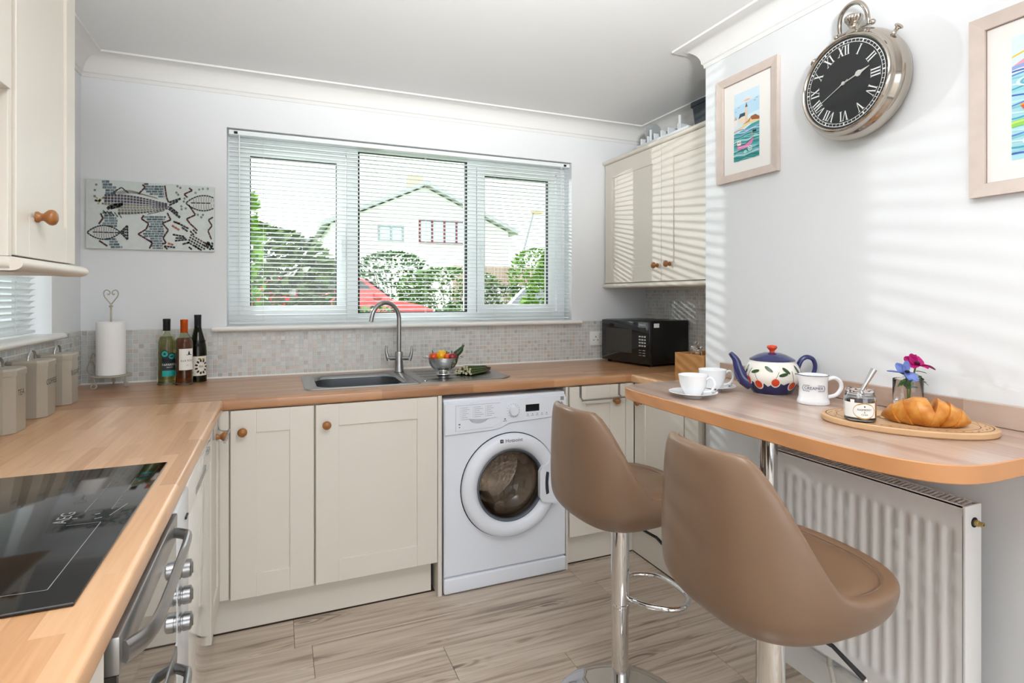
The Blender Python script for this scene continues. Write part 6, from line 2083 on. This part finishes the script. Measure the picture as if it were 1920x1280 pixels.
# ---- cars on the drive
def car(label, loc, rz, bodycol, s_=1):
    t = thing('car', label, 'car', loc, rz)
    lx = lambda p: WM[t.name] @ (Vector(p) * s_)
    W = .82
    prof_ = [(-1.95, .32), (-1.98, .55), (-1.90, .86), (-1.72, .95), (-1.45, 1.02), (-1.05, 1.38), (-.55, 1.47), (.10, 1.46), (.50, 1.36), (.98, .98), (1.45, .90), (1.85, .76), (1.98, .60), (1.97, .34), (1.70, .24), (-1.70, .24)]
    rows = []
    for yv, k in ((-W, .90), (-W * .985, .97), (-W * .8, 1), (0, 1.012), (W * .8, 1), (W * .985, .97), (W, .90)):
        rows.append([lx((x, yv * (1 - .16 * max(0, min(1, (z - .92) / .5))), .24 + (z - .24) * k)) for x, z in prof_])
    mb = MB().grid(rows, closed_u=True)
    n_ = len(prof_)
    o = len(mb.v) - 7 * n_
    mb.f.append(tuple(range(o, o + n_))); mb.mi.append(0); mb.fc.append(None)
    mb.f.append(tuple(range(o + 6 * n_ + n_ - 1, o + 6 * n_ - 1, -1))); mb.mi.append(0); mb.fc.append(None)
    build('bodywork', mb, bodycol, t, sm=45, fixn=True)
    mat('car_glass', '#2b3438', .05, coat=.5)
    for s2 in (-1, 1):
        yv = s2 * W * .915
        g = MB().add([lx(p) for p in ((-1.25, yv, 1.0), (.80, yv, 1.0), (.44, yv * .96, 1.30), (-.02, yv * .95, 1.38), (-.55, yv * .95, 1.38), (-1.0, yv * .96, 1.30))], [(0, 1, 2, 3, 4, 5)])
        build('side_window', g, 'car_glass', t, sm=0)
        build('mirror', MB().bbox((.62, yv - .1 if s2 < 0 else yv, .98), (.78, yv if s2 < 0 else yv + .1, 1.1), .03, 2, WM[t.name] @ Matrix.Scale(s_, 4)), bodycol, t)
    for nm_, p in (('windscreen', ((.975, -.62, 1.0), (.975, .62, 1.0), (.53, .56, 1.355), (.53, -.56, 1.355))), ('rear_window', ((-1.46, .6, 1.035), (-1.46, -.6, 1.035), (-1.09, -.54, 1.36), (-1.09, .54, 1.36)))):
        build(nm_, MB().add([lx((x + (.012 if x > 0 else -.012), y_, z + .012)) for x, y_, z in p], [(0, 1, 2, 3)]), 'car_glass', t, sm=0)
    for x in (-1.25, 1.25):
        for yv in (-.76, .76):
            build('wheel', MB().lathe([(.0001, -.09), (.20, -.09), (.29, -.08), (.31, -.05), (.31, .05), (.29, .08), (.20, .09), (.0001, .09)], n=24, M=WM[t.name] @ Matrix.Scale(s_, 4) @ Matrix.Translation((x, yv, .31)) @ Matrix.Rotation(PI / 2, 4, 'X')), 'black_plastic', t)
    for yv in (-.6, .6):
        build('headlamp', MB().sphere(tuple(lx((1.9, yv, .66))), .10, 6, (.5, 1.2, .7)), 'chrome', t, sm=60)
    return t
mat('car_red', '#d12a22', .15, coat=.8); mat('car_white', '#e4e7ea', .15, coat=.8)
car('red hatchback car parked beyond the hedge, bonnet to the right', (1.72, 11.0, .262), math.radians(3), 'car_red')
car('white car parked at the right behind the conifer', (6.1, 9.3, .20), math.radians(24), 'car_white', .92)

# ---- houses across the road
mat('render_white', '#e9e8e4', .9, noise=(2, .04)); mat('roof_slate', '#a9abae', .8, noise=(5, .15)); mat('frame_red', '#6d1f2c', .5); mat('pane_sky', '#b9cad6', .1); mat('frame_grey', '#8f9499', .6)
def house(label, x0, x1, y0, z0, eave, ridge, wins, depth=6.0):
    t = thing('house', label, 'house', ((x0 + x1) / 2, y0, z0))
    xm = (x0 + x1) / 2
    w_ = MB().add([(x0, y0, z0), (x1, y0, z0), (x1, y0, eave), (xm, y0, ridge), (x0, y0, eave), (x0, y0 + depth, z0), (x1, y0 + depth, z0), (x1, y0 + depth, eave), (xm, y0 + depth, ridge), (x0, y0 + depth, eave)], [(0, 1, 2, 3, 4), (9, 8, 7, 6, 5), (1, 6, 7, 2), (5, 0, 4, 9)])
    build('wall', w_, 'render_white', t, sm=0)
    ov = .35
    sl = (ridge - eave) / (xm - x0)
    r_ = MB()
    for s_ in (-1, 1):
        xe = xm + s_ * (xm - x0 + ov); ze = eave - ov * sl
        r_.add([(xm, y0 - ov, ridge + .05), (xe, y0 - ov, ze + .05), (xe, y0 + depth, ze + .05), (xm, y0 + depth, ridge + .05), (xm, y0 - ov, ridge + .22), (xe, y0 - ov, ze + .22), (xe, y0 + depth, ze + .22), (xm, y0 + depth, ridge + .22)], [(0, 1, 2, 3), (7, 6, 5, 4), (0, 4, 5, 1), (1, 5, 6, 2), (3, 2, 6, 7)])
    rf = build('roof', r_, 'roof_slate', t, sm=0, fixn=True)
    build('chimney', MB().box((xm - .3, y0 + 1.5, ridge - .4), (xm + .3, y0 + 2.1, ridge + .8)), mat('brick_pale', '#c9a592', .9), rf, sm=0)
    for (a0, a1, b0, b1, nb, fm) in wins:
        f_ = MB()
        tw = .075
        f_.box((a0, y0 - .06, b0), (a1, y0 + .01, b0 + tw)).box((a0, y0 - .06, b1 - tw), (a1, y0 + .01, b1))
        for k in range(nb + 1):
            xx = a0 + (a1 - a0 - tw) * k / nb
            f_.box((xx, y0 - .06, b0 + tw), (xx + tw, y0 + .01, b1 - tw))
        wn_ = build('window', f_, fm, t, sm=0)
        for k in range(nb):
            xa = a0 + (a1 - a0 - tw) * k / nb + tw; xb = a0 + (a1 - a0 - tw) * (k + 1) / nb
            build('pane', MB().box((xa, y0 - .02, b0 + tw), (xb, y0 - .012, b1 - tw)), 'pane_sky', wn_, sm=0)
    return t
house('white gabled house with a dark red framed window in the middle pane', 2.6, 9.8, 22.0, .28, 4.0, 5.65, [(5.95, 8.05, 3.40, 4.38, 4, 'frame_red'), (4.35, 5.36, 3.42, 4.08, 2, 'frame_grey')])
house('pale bungalow further left behind the grey-green hedge', -9.5, -.8, 24.0, .3, 3.0, 4.6, [(-5.5, -3.5, 1.9, 2.8, 2, 'frame_grey')])
house('pale house at the far right beyond the fence', 18.0, 28.0, 30.0, .32, 3.4, 6.2, [(20.0, 21.6, 2.2, 3.2, 2, 'frame_grey')])
# garden fence of upright boards
fe = thing('garden_fence', 'pinkish brown board fence on the bank in the right pane', 'fence', (7.4, 17.4, .28))
mat('fence_wood', '#b89a8a', .85, noise=(4, .2))
bmsh = None
x = 6.0
while x < 9.6:
    if bmsh is None:
        b_ = build('board', MB().box((0, 0, 0), (.105, .022, 1.95)), 'fence_wood', fe, sm=0, local=True)
        bmsh = b_.data
    else:
        b_ = bpy.data.objects.new('board', bmsh); col.objects.link(b_); b_.parent = fe
    b_.location = (x - 7.4, 0, .06)
    x += .12
build('fence_rail', MB().box((6.0, 17.425, .85), (9.6, 17.48, .95)).box((6.0, 17.425, 1.75), (9.6, 17.48, 1.85)), 'fence_wood', fe, sm=0)
for x in (6.05, 7.8, 9.5):
    build('post', MB().box((x, 17.43, .25), (x + .09, 17.52, 2.3)), 'fence_wood', fe, sm=0)
# street lamp in the right pane
sl_ = thing('street_lamp', 'leaning grey street lamp post in the right window pane', 'lamp post', (9.6, 20.2, .28))
build('pole', MB().tube([(9.6, 20.2, .28), (9.7, 20.2, 3.0), (10.15, 20.2, 4.6)], [.06, .05, .04], 8), 'frame_grey', sl_)
build('lamp_head', MB().bbox((10.05, 20.1, 4.58), (10.55, 20.3, 4.72), .03, 2), mat('lamp_amber', '#d9b08a', .5), sl_)
